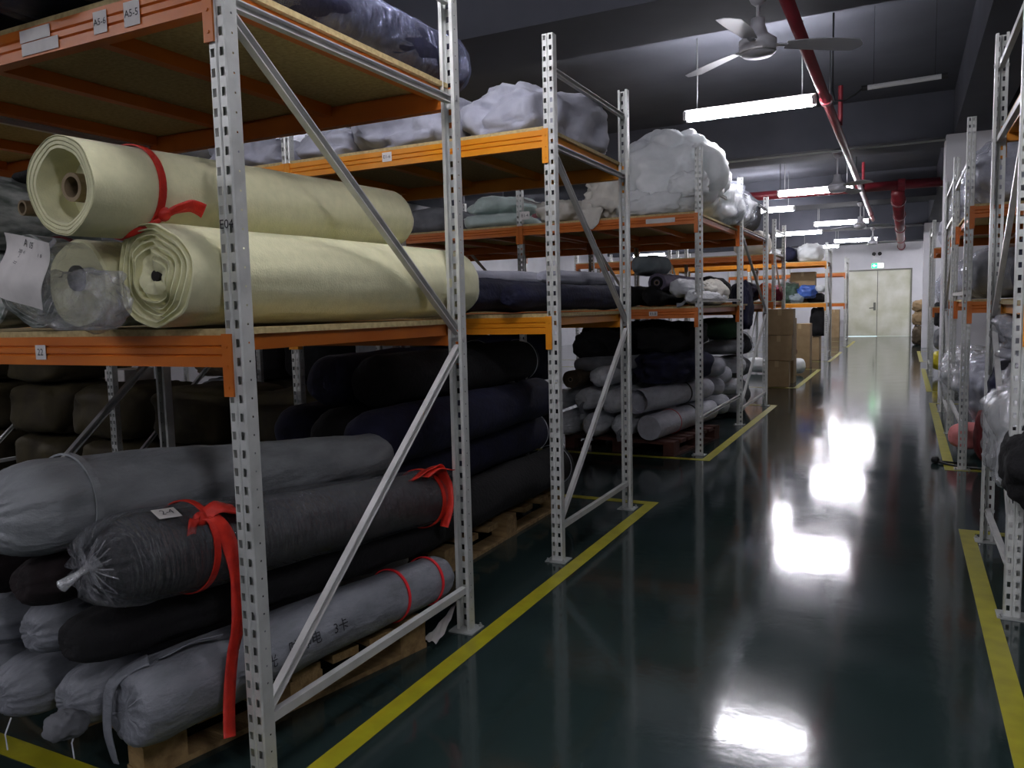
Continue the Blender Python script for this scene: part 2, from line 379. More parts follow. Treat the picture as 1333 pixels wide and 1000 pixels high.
# ------------------------------------------------------------------ room shell
XL, XR, YF, YB, ZC = -11.0, 6.0, -6.5, 32.9, 4.0
BZ = 3.42
def floor_mat():
    m = bpy.data.materials.new('green_epoxy'); m.use_nodes = True
    N = m.node_tree.nodes; L = m.node_tree.links; p = N['Principled BSDF']
    tc = N.new('ShaderNodeTexCoord')
    t = N.new('ShaderNodeTexNoise'); t.inputs['Scale'].default_value = 1.3; t.inputs['Detail'].default_value = 8; t.inputs['Roughness'].default_value = 0.6
    L.new(tc.outputs['Object'], t.inputs['Vector'])
    r = N.new('ShaderNodeValToRGB'); r.color_ramp.elements[0].color = lin((29, 41, 40)); r.color_ramp.elements[1].color = lin((42, 56, 55))
    r.color_ramp.elements[0].position = 0.3; r.color_ramp.elements[1].position = 0.75
    L.new(t.outputs['Fac'], r.inputs[0])
    # pale tyre scuffs along and across the aisle
    wv = N.new('ShaderNodeTexNoise'); wv.inputs['Scale'].default_value = 2.2; wv.inputs['Detail'].default_value = 2
    mp = N.new('ShaderNodeMapping'); mp.inputs['Rotation'].default_value = (0, 0, 0.5); mp.inputs['Scale'].default_value = (1.0, 0.22, 1)
    L.new(tc.outputs['Object'], mp.inputs[0]); L.new(mp.outputs[0], wv.inputs['Vector'])
    sb = N.new('ShaderNodeMath'); sb.operation = 'SUBTRACT'; sb.inputs[1].default_value = 0.5; L.new(wv.outputs['Fac'], sb.inputs[0])
    ab = N.new('ShaderNodeMath'); ab.operation = 'ABSOLUTE'; L.new(sb.outputs[0], ab.inputs[0])
    mr = N.new('ShaderNodeMapRange'); mr.inputs[1].default_value = 0.0; mr.inputs[2].default_value = 0.004; mr.inputs[3].default_value = 0.05; mr.inputs[4].default_value = 0.0
    L.new(ab.outputs[0], mr.inputs[0])
    mx = N.new('ShaderNodeMix'); mx.data_type = 'RGBA'; mx.inputs['B'].default_value = lin((78, 100, 98))
    L.new(mr.outputs[0], mx.inputs['Factor']); L.new(r.outputs[0], mx.inputs['A']); L.new(mx.outputs['Result'], p.inputs['Base Color'])
    t2 = N.new('ShaderNodeTexNoise'); t2.inputs['Scale'].default_value = 3; t2.inputs['Detail'].default_value = 6
    L.new(tc.outputs['Object'], t2.inputs['Vector'])
    rg = N.new('ShaderNodeMapRange'); rg.inputs[3].default_value = 0.06; rg.inputs[4].default_value = 0.15; L.new(t2.outputs['Fac'], rg.inputs[0]); L.new(rg.outputs[0], p.inputs['Roughness'])
    t3 = N.new('ShaderNodeTexNoise'); t3.inputs['Scale'].default_value = 14; t3.inputs['Detail'].default_value = 3
    L.new(tc.outputs['Object'], t3.inputs['Vector'])
    b = N.new('ShaderNodeBump'); b.inputs['Strength'].default_value = 0.02; b.inputs['Distance'].default_value = 0.02
    L.new(t3.outputs['Fac'], b.inputs['Height']); L.new(b.outputs[0], p.inputs['Normal'])
    return m
m_wall = mat('white_wall_paint', (226, 226, 230), 0.8, 0, (216, 216, 220), 2, 0.03, 30)
m_ceil = mat('dark_grey_ceiling_paint', (86, 88, 96), 0.9, 0, (76, 78, 86), 1.5, 0.04, 30)
m_beam = mat('charcoal_beam_paint', (84, 86, 95), 0.85, 0, (74, 76, 84), 1.5, 0.04, 30)
m_yel = mat('yellow_floor_paint', (162, 156, 26), 0.4, 0, (140, 135, 22), 9)
struct(MB().box(XL, XR, YF, YB, -0.15, 0).build('floor', floor_mat()))
struct(MB().box(XL, XR, YF, YB, ZC, ZC+0.15).build('ceiling', m_ceil))
struct(MB().box(XL-0.15, XL, YF, YB, 0, ZC).build('wall_left', m_wall))
struct(MB().box(XR, XR+0.15, YF, YB, 0, ZC).build('wall_right', m_wall))
struct(MB().box(XL-0.15, XR+0.15, YF-0.15, YF, 0, ZC).build('wall_front', m_wall))
DX0, DX1, DZ = -2.10, 0.22, 2.52
wb = MB(); wb.box(XL-0.15, DX0, YB, YB+0.2, 0, ZC); wb.box(DX1, XR+0.15, YB, YB+0.2, 0, ZC); wb.box(DX0, DX1, YB, YB+0.2, DZ, ZC)
struct(wb.build('wall_back', m_wall))
BY = (-0.8, 5.55, 11.9, 18.3, 24.7, 31.1)
n_ = 1
for y in BY:
    struct(MB().box(XL, XR, y, y+0.85, BZ, ZC).build('trim_%d' % n_, m_beam)); n_ += 1
bb = MB()
for i, y in enumerate(BY[:-1]): 
    bb = MB().box(0.52, 0.98, y+0.85, BY[i+1], BZ, ZC); struct(bb.build('trim_%d' % n_, m_beam)); n_ += 1
# concrete columns carrying the beams
for y in (11.75, 24.6):
    struct(MB().box(0.43, 1.05, y, y+0.62, 0, BZ).build('wall_column', m_wall, bevel=0.01))
# yellow floor lines
def line(x0, x1, y0, y1):
    global n_
    struct(MB().box(x0, x1, y0, y1, 0.0005, 0.002).build('trim_%d' % n_, m_yel)); n_ += 1
LW = 0.075
for (a, b) in ((1.34, 5.08), (6.62, 10.62), (12.85, 16.65), (18.8, 22.6), (25, 28.8)):
    line(-1.53, -1.53+LW, a, b); line(-8, -1.53, a, a+LW); line(-8, -1.53, b-LW, b)
for (a, b) in ((-1.0, 5.08), (6.85, 11.35), (12.75, 17.1), (19, 23)):
    line(0.30, 0.30+LW, a, b); line(0.30+LW, 4, a, a+LW); line(0.30+LW, 4, b-LW, b)

# steel double door
m_door = mat('worn_cream_steel_door', (206, 207, 180), 0.4, 0.0, (234, 234, 220), 1.6, 0.03, 8)
d = thing('door_1', 'double steel door', 'door', ((DX0+DX1)/2, YB, 0)); d['kind'] = 'structure'
mid = (DX0+DX1)/2
MB().box(DX0+0.05, mid-0.008, YB+0.03, YB+0.09, 0.016, DZ-0.05).build('door_leaf', m_door, d, bevel=0.004)
MB().box(mid+0.008, DX1-0.05, YB+0.03, YB+0.09, 0.002, DZ-0.05).build('door_leaf', m_door, d, bevel=0.004)
fr = MB(); fr.box(DX0, DX0+0.05, YB-0.02, YB+0.12, 0, DZ); fr.box(DX1-0.05, DX1, YB-0.02, YB+0.12, 0, DZ); fr.box(DX0, DX1, YB-0.02, YB+0.12, DZ-0.05, DZ)
MB().box(mid-0.03, mid+0.03, YB+0.09, YB+0.10, 0.016, DZ-0.05).build('seam_light_stop', M['strap'], d)  # black strip added behind the gap, blocks outside light and darkens the seam
fr.build('door_frame', M['dooredge'], d)
hd = MB(); hd.box(mid-0.13, mid-0.05, YB+0.012, YB+0.03, 0.98, 1.28); hd.tube([(mid-0.09,YB+0.02,1.08),(mid-0.09,YB-0.04,1.08),(mid-0.27,YB-0.045,1.07)], 0.018)
hd.build('door_handle', M['dooredge'], d)
# daylight under the door: the lit ground outside seen through the gap
struct(MB().box(DX0-1, DX1+1, YB+0.2, YB+3.0, -0.06, -0.01).build('floor_outside', mat('outside_concrete', (210, 225, 225), 0.8)))
# exit sign and emergency lamp over the door
t = thing('exit_sign', 'small green emergency exit sign above the double door', 'sign', (-0.95, YB-0.001, 2.66))
MB().box(-1.16, -0.74, YB-0.035, YB-0.001, 2.56, 2.75).build('sign_housing', M['lamphouse'], t)
eg = emit('exit_green', (40, 235, 120), 2.2); ew = emit('exit_white', (235, 255, 240), 2.4)
MB().box(-1.15, -0.95, YB-0.038, YB-0.034, 2.57, 2.74).build('green_panel', eg, t)
MB().box(-0.95, -0.75, YB-0.038, YB-0.034, 2.57, 2.74).build('white_panel', ew, t)
b = MB(); b.add([(-1.13,YB-.0395,2.655),(-1.06,YB-.0395,2.71),(-1.06,YB-.0395,2.675),(-0.99,YB-.0395,2.675),(-0.99,YB-.0395,2.635),(-1.06,YB-.0395,2.635),(-1.06,YB-.0395,2.60)], [(0,6,5,4,3,2,1)])
b.build('arrow', ew, t)
t = thing('wall_lamp', 'twin-headed emergency lamp on the white wall above the exit sign', 'lamp', (-0.98, YB-0.001, 2.95))
MB().box(-1.12, -0.84, YB-0.07, YB-0.001, 2.86, 3.02).build('battery_box', M['lamphouse'], t, bevel=0.005)
for sx in (-1, 1):
    b = MB(); b.tube([(-0.98+sx*0.08,YB-0.03,3.02),(-0.98+sx*0.09,YB-0.05,3.08)], 0.012); b.lathe((-0.98+sx*0.1,YB-0.02,3.11), (0,-1,-0.2), [(0.03,0),(0.05,0.02),(0.07,0.09),(0.062,0.09)], 14)
    b.build('lamp_head', M['strap'], t)

# ------------------------------------------------------------------ racks
def post_mesh(sign, H=2.66, w=0.06, dp=0.045):
    """perforated upright; slotted face looks along -y for sign=1"""
    X = [(0.016, dp), (0.030, dp), (0.030, 0.0285), (0.030, 0.0235), (0.030, 0.004), (0.026, 0.0), (0.0225, 0.0), (0.0095, 0.0), (0.004, 0.0), (0.0, 0.004)]
    prof = X + [(-x, y) for x, y in reversed(X[:-1])]
    kinds = []
    for i in range(len(prof)-1):
        a, b2 = prof[i], prof[i+1]
        if {a, b2} in ({(0.0225,0.0),(0.0095,0.0)}, {(-0.0225,0.0),(-0.0095,0.0)}): kinds.append('slot')
        elif {a, b2} in ({(0.03,0.0285),(0.03,0.0235)}, {(-0.03,0.0285),(-0.03,0.0235)}): kinds.append('pin')
        else: kinds.append('')
    zs = [0.0]; zk = []
    k = 0
    while True:
        z = 0.03+k*0.05
        if z+0.03 > H: break
        for q, kk in ((z, 's'), (z+0.0085, 'a'), (z+0.0135, 'p'), (z+0.022, 'a')): zs.append(q); zk.append(kk)
        k += 1
    zs.append(H); zk.append('s')
    n = len(prof); vs = [(x, y*sign, z) for z in zs for x, y in prof]; fs = []
    for i in range(len(zs)-1):
        for j in range(n-1):
            if kinds[j] == 'slot' and zk[i] in 'ap': continue
            if kinds[j] == 'pin' and zk[i] == 'p' : continue
            q = (i*n+j, i*n+j+1, (i+1)*n+j+1, (i+1)*n+j); fs.append(q if sign < 0 else q[::-1])
    me = bpy.data.meshes.new('post'); me.from_pydata(vs, [], fs); me.materials.append(M['post']); me.update(); return me
PM = {1: post_mesh(1), -1: post_mesh(-1)}
BEAMP = [(0.0,0.0),(0.0,-0.026),(0.006,-0.030),(0.0,-0.034),(0.0,-0.050),(0.006,-0.054),(0.0,-0.058),(0.0,-0.086),(0.042,-0.086),(0.042,-0.016),(0.02,-0.016),(0.02,0.0)]
UPROF = [(-0.014,-0.012),(0.014,-0.012),(0.014,0.012),(0.010,0.012),(0.010,-0.008),(-0.010,-0.008),(-0.010,0.012),(-0.014,0.012)]
def rack(label, xs, ys, levels, paint, loc, frames=None, spacers=(), top=2.66, board_skip=(), diag=True, boards=True):
    """xs: upright columns; ys: (near, far[, far2]); levels: per bay row list of board tops"""
    t = thing('storage_rack', label, 'rack', loc)
    def part(mesh, name, x, y):
        o = bpy.data.objects.new(name, mesh); COL.objects.link(o); o.parent = t; o.location = (x-loc[0], y-loc[1], 0-loc[2]); return o
    frames = frames or [(0, 1)]
    lasty = {b for a, b in frames}
    for x in xs:
        for i, y in enumerate(ys):
            sg = -1 if (i == len(ys)-1) else 1
            p = part(PM[sg], 'upright', x, y)
            b = MB(); b.box(x-0.055, x+0.055, y-0.03 if sg > 0 else y-0.075, y+0.075 if sg > 0 else y+0.03, 0, 0.005)
            for bx in (-0.044, 0.044): b.lathe((x+bx, y+(-0.018 if sg > 0 else 0.018), 0.004), (0,0,1), [(0.008,0),(0.008,0.008),(0.004,0.008),(0.004,0.016)], 6)
            b.build('foot_plate', M['plate'], t)
        for a, c in frames:
            ya = ys[a]+0.03; yc = ys[c]-0.03 if c == len(ys)-1 else ys[c]+0.02
            zz = [0.17, 1.21, 2.12]
            b = MB()
            for z0 in (0.17, 2.13, 2.50):
                q = MB(); q.sweep([(x, ya, z0), (x, yc, z0)], UPROF, up=(1,0,0) if z0 > 1 else (-1,0,0)); q.build('horizontal_brace', M['brace'], t)
            if diag:
                for (z0, y0, z1, y1) in ((0.19, ya, 1.17, yc), (1.23, yc, 2.11, ya)):
                    q = MB(); q.sweep([(x+0.004, y0, z0), (x+0.004, y1, z1)], UPROF, up=(1,0,0)); q.build('diagonal_brace', M['brace'], t)
            q = MB()
            for z0 in ((0.17, 1.2, 2.13, 2.50)): q.lathe((x-0.034, yc, z0), (1,0,0), [(0.009,0),(0.009,0.068)], 6)
            q.build('brace_bolt', M['bolt'], t)
        for a, c in spacers:
            for z0 in (0.32, 1.36, 2.36):
                q = MB(); q.sweep([(x, ys[a]+0.03, z0), (x, ys[c]+0.01, z0)], UPROF, up=(1,0,0)); q.build('row_spacer', M['brace'], t)
    for bi in range(len(xs)-1):
        x0, x1 = sorted((xs[bi], xs[bi+1])); xa, xb = x0+0.031, x1-0.031
        for ri in range(len(ys)-1):
            y0, y1 = ys[ri], ys[ri+1]
            for z in levels[ri]:
                zb = z-0.018
                for fy, sg in ((y0-0.003, 1), (y1+0.003 if ri == len(ys)-2 else y1-0.003, -1)):
                    if sg < 0 and ri < len(ys)-2: fy = y1-0.006; 
                    b = MB(); pr = [(fy+sg*py, zb+pz) for py, pz in BEAMP]; n = len(pr)
                    vs = [(xx, py, pz) for xx in (xa, xb) for py, pz in pr]
                    fs = [(j, (j+1) % n, n+(j+1) % n, n+j) for j in range(n)] + [tuple(range(n))[::-1], tuple(range(n, 2*n))]
                    b.add(vs, fs); bo = b.build('beam', paint, t)
                    for xe, sx in ((xa, -1), (xb, 1)):
                        q = MB(); q.box(min(xe-sx*0.004, xe+sx*0.030), max(xe-sx*0.004, xe+sx*0.030), fy-0.006 if sg > 0 else fy, fy if sg > 0 else fy+0.006, zb-0.165, zb+0.004)
                        q.box(min(xe-sx*0.004, xe), max(xe-sx*0.004, xe), fy if sg > 0 else fy-0.036, fy+0.036 if sg > 0 else fy, zb-0.165, zb+0.004)
                        for hz in (0.03, 0.085, 0.14): q.lathe((xe+sx*0.014, fy-sg*0.006, zb-hz), (0,-sg,0), [(0.005,0),(0.004,0.003)], 8)
                        q.build('beam_connector', paint, bo)
                if boards and (bi, ri, z) not in board_skip:
                    b = MB(); b.box(xa-0.01, xb+0.01, y0+0.004, y1-0.004, zb-0.0, z); b.build('shelf_board', M['board'], t)
                k = 4
                for c in range(k):
                    xc = xa+0.03+(xb-xa-0.06)*c/(k-1)
                    b = MB(); b.box(xc-0.022, xc+0.022, y0+0.042, y1-0.042, zb-0.045, zb-0.001); b.build('support_bar', paint, t)
    return t

XS = [-1.6-1.7*i for i in range(6)]
R1 = rack('nearest storage rack on the left, bearing the two cream felt rolls', XS[:3], (1.55, 2.75), [[1.28, 2.20]], M['orange'], (-1.6, 1.55, 0))
R2 = rack('second storage rack on the left with golden-yellow beams and white quilts on top', XS[:5], (3.68, 4.88), [[1.29, 2.22]], M['yellow'], (-1.6, 3.68, 0))
R3 = rack('deep left storage rack across the first gap, topped by puffy white bags', XS, (6.85, 8.75, 10.55), [[1.31, 2.12], [1.32, 2.17]], M['orange'], (-1.6, 6.85, 0), frames=[(1, 2)], spacers=[(0, 1)])
X4 = [-1.9-1.7*i for i in range(3)]
R4 = rack('left storage rack behind the stack of brown cartons', X4, (13.3, 14.5), [[1.36, 2.12]], M['orange'], (-1.9, 13.3, 0))
R5 = rack('far left storage rack with blue and green bags, before the white end wall', XS[:4], (19.2, 20.4), [[1.32, 2.26]], M['yellow'], (-1.6, 19.2, 0))
R6 = rack('farthest left storage rack, beside the double door', XS[:3], (25.5, 26.7), [[1.3, 2.2]], M['orange'], (-1.6, 25.5, 0))
XRs = [0.42, 2.12, 3.82]
Q1 = rack('nearest storage rack on the right, holding the black bundle', XRs, (3.71, 4.90), [[1.30, 2.22]], M['yellow'], (0.42, 3.71, 0))
Q2 = rack('deep right storage rack in front of the white column', XRs, (6.91, 8.75, 10.5), [[1.31, 2.02], [1.31, 2.02]], M['orange'], (0.42, 6.91, 0), frames=[(1, 2)], spacers=[(0, 1)])
Q3 = rack('far right storage rack behind the white column', XRs[:2], (15.3, 17.0), [[1.2, 2.2]], M['orange'], (0.42, 15.3, 0))

# stickers on beams
def sticker(parent, x, y, z, w, h, txt, rot=0.0, size=None, name='label_sticker', m=None):
    b = MB(); b.box(x-w/2, x+w/2, y-0.0012, y, z-h/2, z+h/2); s = b.build(name, m or M['paper'], parent)
    if txt: writing(txt, size or h*0.8, 'writing', M['ink'], s, lambda a, c: (x+a, y-0.0022, z+c))
    return s
sticker(R1, -2.03, 1.5445, 2.14, 0.055, 0.06, 'A5-6', size=0.026)
sticker(R1, -1.90, 1.5445, 2.14, 0.062, 0.065, 'A5-5', size=0.028)
sticker(R1, -2.32, 1.5445, 2.158, 0.14, 0.035, '', name='torn_label')
sticker(R1, -2.30, 1.5445, 2.12, 0.17, 0.035, '', name='torn_label')
sticker(R1, -2.41, 1.5445, 1.215, 0.05, 0.045, '22', size=0.03)
sticker(R2, -2.57, 3.6745, 2.168, 0.062, 0.05, 'E1-6', size=0.026)
sticker(R3, -2.0, 6.8445, 1.25, 0.075, 0.04, 'E1-5', size=0.032)
sticker(R3, -1.93, 6.8445, 2.06, 0.26, 0.04, '', name='torn_label')
sticker(R3, -1.60, 6.8485, 1.65, 0.056, 0.03, 'E04', size=0.026)
sticker(R3, -3.235, 6.838, 2.20, 0.10, 0.075, 'E1-4', size=0.04)
w_ = writing('E04', 0.034, 'marker_writing', M['ink'], R1, lambda a, c: (-1.60+a, 1.5485, 1.553+c))

# ------------------------------------------------------------------ nearest rack: middle shelf
def arc_noise(a, s): return noise.noise(Vector((math.cos(a)*1.3, math.sin(a)*1.3, s)))
# lower cream roll, telescoped wavy layers on its near end
SP1 = [(1.0, 0.0), (0.982, 0.003), (0.97,-0.008), (0.915,-0.010), (0.90, 0.004), (0.88, 0.004), (0.868,-0.012), (0.80,-0.014), (0.785, 0.002), (0.765, 0.002), (0.752,-0.016), (0.67,-0.016), (0.655, 0.004), (0.63, 0.004), (0.615,-0.016), (0.53,-0.014), (0.515, 0.010), (0.49, 0.010), (0.475,-0.010), (0.36,-0.004), (0.345, 0.004), (0.22, 0.004), (0.115, 0.0), (0.105,-0.05)]
p0, p1 = Vector((-1.775, 1.46, 1.423)), Vector((-1.775, 2.96, 1.428))
t = roll('felt_roll', 'thick cream felt roll lying lowest, its near end fanned into wavy layers', p0, p1, 0.142, M['cream'], 0.148, e0=SP1, e1=DOME, n=96, lump=0.025, fr=3, sag=0.05, wob=0.045, seed=3, body='felt')
MB().lathe(p0+Vector((0.006,-0.004,0)), (0,1,0), [(0.015,0),(0.015,0.02)], 16).build('bore_shade_disc', M['boreshade'], t)
# upper cream roll with hollow near end and core tube
SP2 = [(1.0, 0.0), (0.985, 0.001), (0.978,-0.010), (0.965,-0.010), (0.96, 0.0), (0.90, 0.001), (0.894,-0.008), (0.885,-0.008), (0.88, 0.0), (0.82,-0.001), (0.813,-0.009), (0.803,-0.009), (0.797,-0.002), (0.745,-0.003), (0.742,-0.02), (0.735,-0.09), (0.72,-0.10), (0.45,-0.10), (0.2,-0.10)]
p0, p1 = Vector((-1.885, 1.29, 1.645)), Vector((-1.93, 2.72, 1.692))
t = roll('felt_roll', 'cream felt roll lying on top, hollow near end, tied with red ribbon', p0, p1, 0.124, M['cream'], 0.126, e0=SP2, e1=DOME, n=72, lump=0.02, fr=3, sag=0.02, wob=0.014, seed=9, body='felt')
dd = (p1-p0).normalized()
MB().lathe(p0+dd*0.03, dd, [(0.026,0.07),(0.026,0.0),(0.036,0.0),(0.036,0.09)], 24, cap=False).build('core_tube', M['core'], t, smooth=False)
MB().lathe(p0+dd*0.075, dd, [(0.027,0.0),(0.027,0.015)], 20).build('bore_shade_disc', M['boreshade'], t)
rb = band_ring(p0, p1, 0.124, 0.126, 0.14, 0.022, M['red'], 'ribbon_tie', t, sag=0.02, skew=0.014)
kx = p0 + dd*(1.43*0.15) + Vector((0.112, 0.0, -0.072))
b = MB(); b.lathe(kx+Vector((-0.01,0,0.012)), (1,0,-0.3), [(0.006,0),(0.018,0.006),(0.02,0.016),(0.010,0.028)], 12); b.build('ribbon_knot', M['red'], rb, smooth=True)
ribbon([kx, kx+Vector((0.02,0.02,0.02)), kx+Vector((0.028,0.07,0.035)), kx+Vector((0.03,0.11,0.025))], [0.012,0.022,0.034,0.04], M['red'], 'ribbon_tail', rb, wdir=(0.3,0,1))
ribbon([kx, kx+Vector((-0.01,-0.03,-0.02)), kx+Vector((-0.06,-0.06,-0.045)), kx+Vector((-0.11,-0.05,-0.05))], [0.012,0.016,0.016,0.012], M['red'], 'ribbon_tail', rb, wdir=(0.3,0,1))
# cream roll in a knotted clear bag
p0, p1 = Vector((-2.065, 1.45, 1.408)), Vector((-2.07, 2.9, 1.41))
t = roll('felt_roll', 'cream felt roll in a crumpled clear plastic bag, left of the fanned roll', p0, p1, 0.126, M['cream'], 0.126, e0=FLAT, e1=DOME, lump=0.03, sag=0.05, seed=4, body='felt', wrap=None)
MB().lathe(p0+Vector((0.0,-0.012,0.02)), (0,1,0), [(0.036,0.0),(0.036,0.02)], 20).build('bore_shade_disc', M['boreshade'], t)
roll_mesh(p0+Vector((0,-0.03,-0.002)), p0+Vector((0,0.5,0)), 0.128, 0.134, GATHER, [(1,0),(0.985,0.002)], n=72, lump=0.16, fr=14, sag=0.05, seed=5, pleat0=1.0, crease=0.08).build('plastic_bag', M['film'], t, smooth=True)
blob_mesh((-1.895, 1.335, 1.284), (0.155, 0.065, 0.085), n=64, seg=44, lump=0.2, fr=4, crease=0.12, cfr=5, seed=6).build('plastic_bag', M['filmbag'], t, smooth=True)
ribbon([p0+Vector((0.03,-0.165,-0.02)), p0+Vector((0.10,-0.175,0.03)), p0+Vector((0.115,-0.165,0.08)), p0+Vector((0.13,-0.15,0.11))], [0.09,0.05,0.04,0.03], M['film'], 'bag_neck', t, wdir=(1,0,0.2))
# patterned rolls at the left
t = roll('patterned_roll', 'mottled grey-green cloth roll behind the hanging paper sheet', (-2.40, 1.53, 1.425), (-2.42, 2.85, 1.43), 0.145, M['camo'], e0=SP1, n=64, lump=0.03, wob=0.04, seed=12)
band_ring((-2.40,1.53,1.425), (-2.42,2.85,1.43), 0.145, 0.145, 0.07, 0.02, M['darkred'], 'red_stripe', t)
roll('patterned_roll', 'mottled grey-green cloth roll stacked under the shelf at the left edge', (-2.60, 1.50, 1.655), (-2.62, 2.85, 1.66), 0.12, M['camo'], e0=FLAT, lump=0.03, seed=13)
roll('patterned_roll', 'grey cloth roll lying between the mottled roll and the upper cream roll', (-2.24, 1.72, 1.60), (-2.24, 2.85, 1.62), 0.085, M['greybag'], e0=FLAT, lump=0.03, seed=14)
roll('patterned_roll', 'mottled grey-green cloth roll at the very left edge of the middle shelf', (-2.70, 1.56, 1.425), (-2.72, 2.85, 1.43), 0.142, M['camo'], e0=FLAT, lump=0.03, seed=16)
t = thing('cardboard_tube', 'bare brown cardboard tube poking out left of the upper cream roll', 'tube', (-2.17, 1.37, 1.60))
MB().lathe((-2.17,1.37,1.622), (0.05,1,0.02), [(0.015,0.0),(0.021,0.0),(0.021,0.9),(0.015,0.9),(0.015,0.0)], 20, cap=False).build('tube_wall', M['core'], t)
bag('folded_cloth', 'dark folded cloth lying on the mottled rolls under the upper shelf', (-2.45, 1.75, 1.745), (0.14, 0.2, 0.022), M['black'], 'cloth', pw=3.5, lump=0.15, seed=3, part='cloth')
# paper sheet hung from the roll
t = thing('hanging_paper_sheet', 'printed white paper sheet hanging in front of the mottled rolls', 'paper', (-1.95, 1.22, 1.34))
A, B_, C_, D_ = Vector((-2.02,1.225,1.535)), Vector((-1.83,1.222,1.497)), Vector((-1.90,1.215,1.338)), Vector((-2.08,1.215,1.385))
b = MB(); n = 12; vs = []; fs = []
def sheet(u, v):
    p = A*(1-u)*(1-v)+B_*u*(1-v)+C_*u*v+D_*(1-u)*v
    p = p + Vector((0, 0.010*math.sin(u*5+v*3)+0.008*math.sin(v*7), 0)); return p
for k in (0, 1):
    for i in range(n+1):
        for j in range(n+1): vs.append(sheet(i/n, j/n)+Vector((0, 0.0012*k, 0)))
q = (n+1)**2
for i in range(n):
    for j in range(n):
        a = i*(n+1)+j; fs += [(a, a+1, a+n+2, a+n+1), (q+a+n+1, q+a+n+2, q+a+1, q+a)]
b.add(vs, fs); sh = b.build('sheet', M['paper'], t, smooth=True)
def onsheet(u0, v0):
    def f(a, c):
        u = u0+a/0.21; v = v0-c/0.19
        return sheet(u, v)+Vector((0,-0.002,0))
    return f
writing('A', 0.032, 'writing', M['ink'], sh, onsheet(0.40, 0.10))
writing('05', 0.026, 'writing', M['ink'], sh, onsheet(0.58, 0.11))
writing('205  41', 0.014, 'writing', M['ink'], sh, onsheet(0.36, 0.24))
writing('2', 0.014, 'writing', M['ink'], sh, onsheet(0.33, 0.31))
writing('1 8', 0.014, 'writing', M['ink'], sh, onsheet(0.84, 0.22))
writing('==', 0.02, 'writing', M['ink'], sh, onsheet(0.34, 0.42))

# ---- nearest rack: top shelf, dark rolls in clear film
t = roll('wrapped_roll', 'dark blue-grey roll in shiny clear film, on the top shelf nearest the aisle', (-1.80, 1.62, 2.325), (-1.76, 2.93, 2.33), 0.122, M['navy'], e0=DOME, e1=DOME, lump=0.03, seed=21, wrap='filmblue')
for i, (x, lab) in enumerate(((-2.06, 'beside the shiny film-wrapped roll'), (-2.34, 'third from the aisle'), (-2.62, 'at the left edge of the picture'))):
    roll('wrapped_roll', 'navy roll in clear film on the top shelf, '+lab, (x, 1.50-0.06*i, 2.33), (x, 2.85, 2.33), 0.128, M['navy'], e0=DOME, e1=DOME, lump=0.05, seed=22+i, wrap='filmthin')
roll('wrapped_roll', 'dark navy roll in clear film lying on top of the other navy rolls', (-2.22, 1.45, 2.55), (-2.2, 2.8, 2.55), 0.12, M['navy'], e0=DOME, e1=DOME, lump=0.05, seed=27, wrap='filmthin')

# ---- nearest rack: floor stack on pallet
def pallet(name, label, c, sx, sy, rz, m, hgt=0.13):
    t = thing(name, label, 'pallet', (c[0], c[1], 0)); ca, sa = math.cos(rz), math.sin(rz)
    def at(a, b): return (c[0]+a*ca-b*sa, c[1]+a*sa+b*ca)
    for i in range(3):
        a = -sx/2+0.05+(sx-0.1)*i/2; x, y = at(a, 0); MB().rbox((x,y,0.009),(0.1,sy,0.018),rz).build('bottom_board', m, t)
        for k in range(3):
            bq = -sy/2+0.07+(sy-0.14)*k/2; x, y = at(a, bq); MB().rbox((x,y,0.058),(0.098,0.13,0.08),rz).build('block', m, t)
    n = 7
    for i in range(n):
        bq = -sy/2+0.06+(sy-0.12)*i/(n-1); x, y = at(0, bq); MB().rbox((x,y,hgt-0.016),(sx,0.115,0.03),rz).build('deck_board', m, t)
    return t
pallet('wood_pallet', 'bare wooden pallet under the white sleeved rolls in the nearest rack', (-2.27, 2.08, 0), 1.0, 1.12, math.radians(-13), M['pallet'])
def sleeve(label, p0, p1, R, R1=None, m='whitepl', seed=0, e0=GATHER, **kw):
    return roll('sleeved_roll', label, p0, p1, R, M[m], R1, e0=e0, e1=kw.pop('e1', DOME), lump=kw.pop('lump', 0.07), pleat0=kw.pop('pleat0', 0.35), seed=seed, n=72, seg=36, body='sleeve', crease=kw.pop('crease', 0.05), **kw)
# the front white roll with handwriting and red ties
p0, p1 = Vector((-1.845, 1.42, 0.262)), Vector((-1.70, 2.62, 0.235))
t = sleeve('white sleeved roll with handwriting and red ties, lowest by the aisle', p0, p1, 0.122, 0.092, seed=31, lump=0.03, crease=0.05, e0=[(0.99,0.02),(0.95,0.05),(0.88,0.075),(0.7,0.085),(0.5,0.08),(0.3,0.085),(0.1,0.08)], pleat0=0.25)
ax = (p1-p0).normalized()
def onroll(tc, ang, p0=p0, p1=p1, R0=0.122, R1=0.092):
    d_ = (p1-p0); Ln = d_.length; d_ = d_.normalized(); u = d_.cross(Vector((0,0,1))).normalized(); w = u.cross(d_)
    def f(a, c):
        tt = tc+a/Ln; R = (R0+(R1-R0)*tt)*1.045; an = ang+c/R
        return p0+d_*(Ln*tt)+(u*math.cos(an)+w*math.sin(an))*R
    return f
writing('光', 0.042, 'writing', M['ink'], t, onroll(0.262, 0.10))
writing('防静电', 0.046, 'writing', M['ink'], t, onroll(0.375, 0.2))
writing('3卡', 0.046, 'writing', M['ink'], t, onroll(0.505, 0.22))
writing('200', 0.042, 'writing', M['ink'], t, onroll(0.25, -0.5))
for q in (0.80, 0.97): band_ring(p0, p1, 0.122, 0.092, q, 0.012, M['redtape'], 'red_tie', t, skew=0.01)
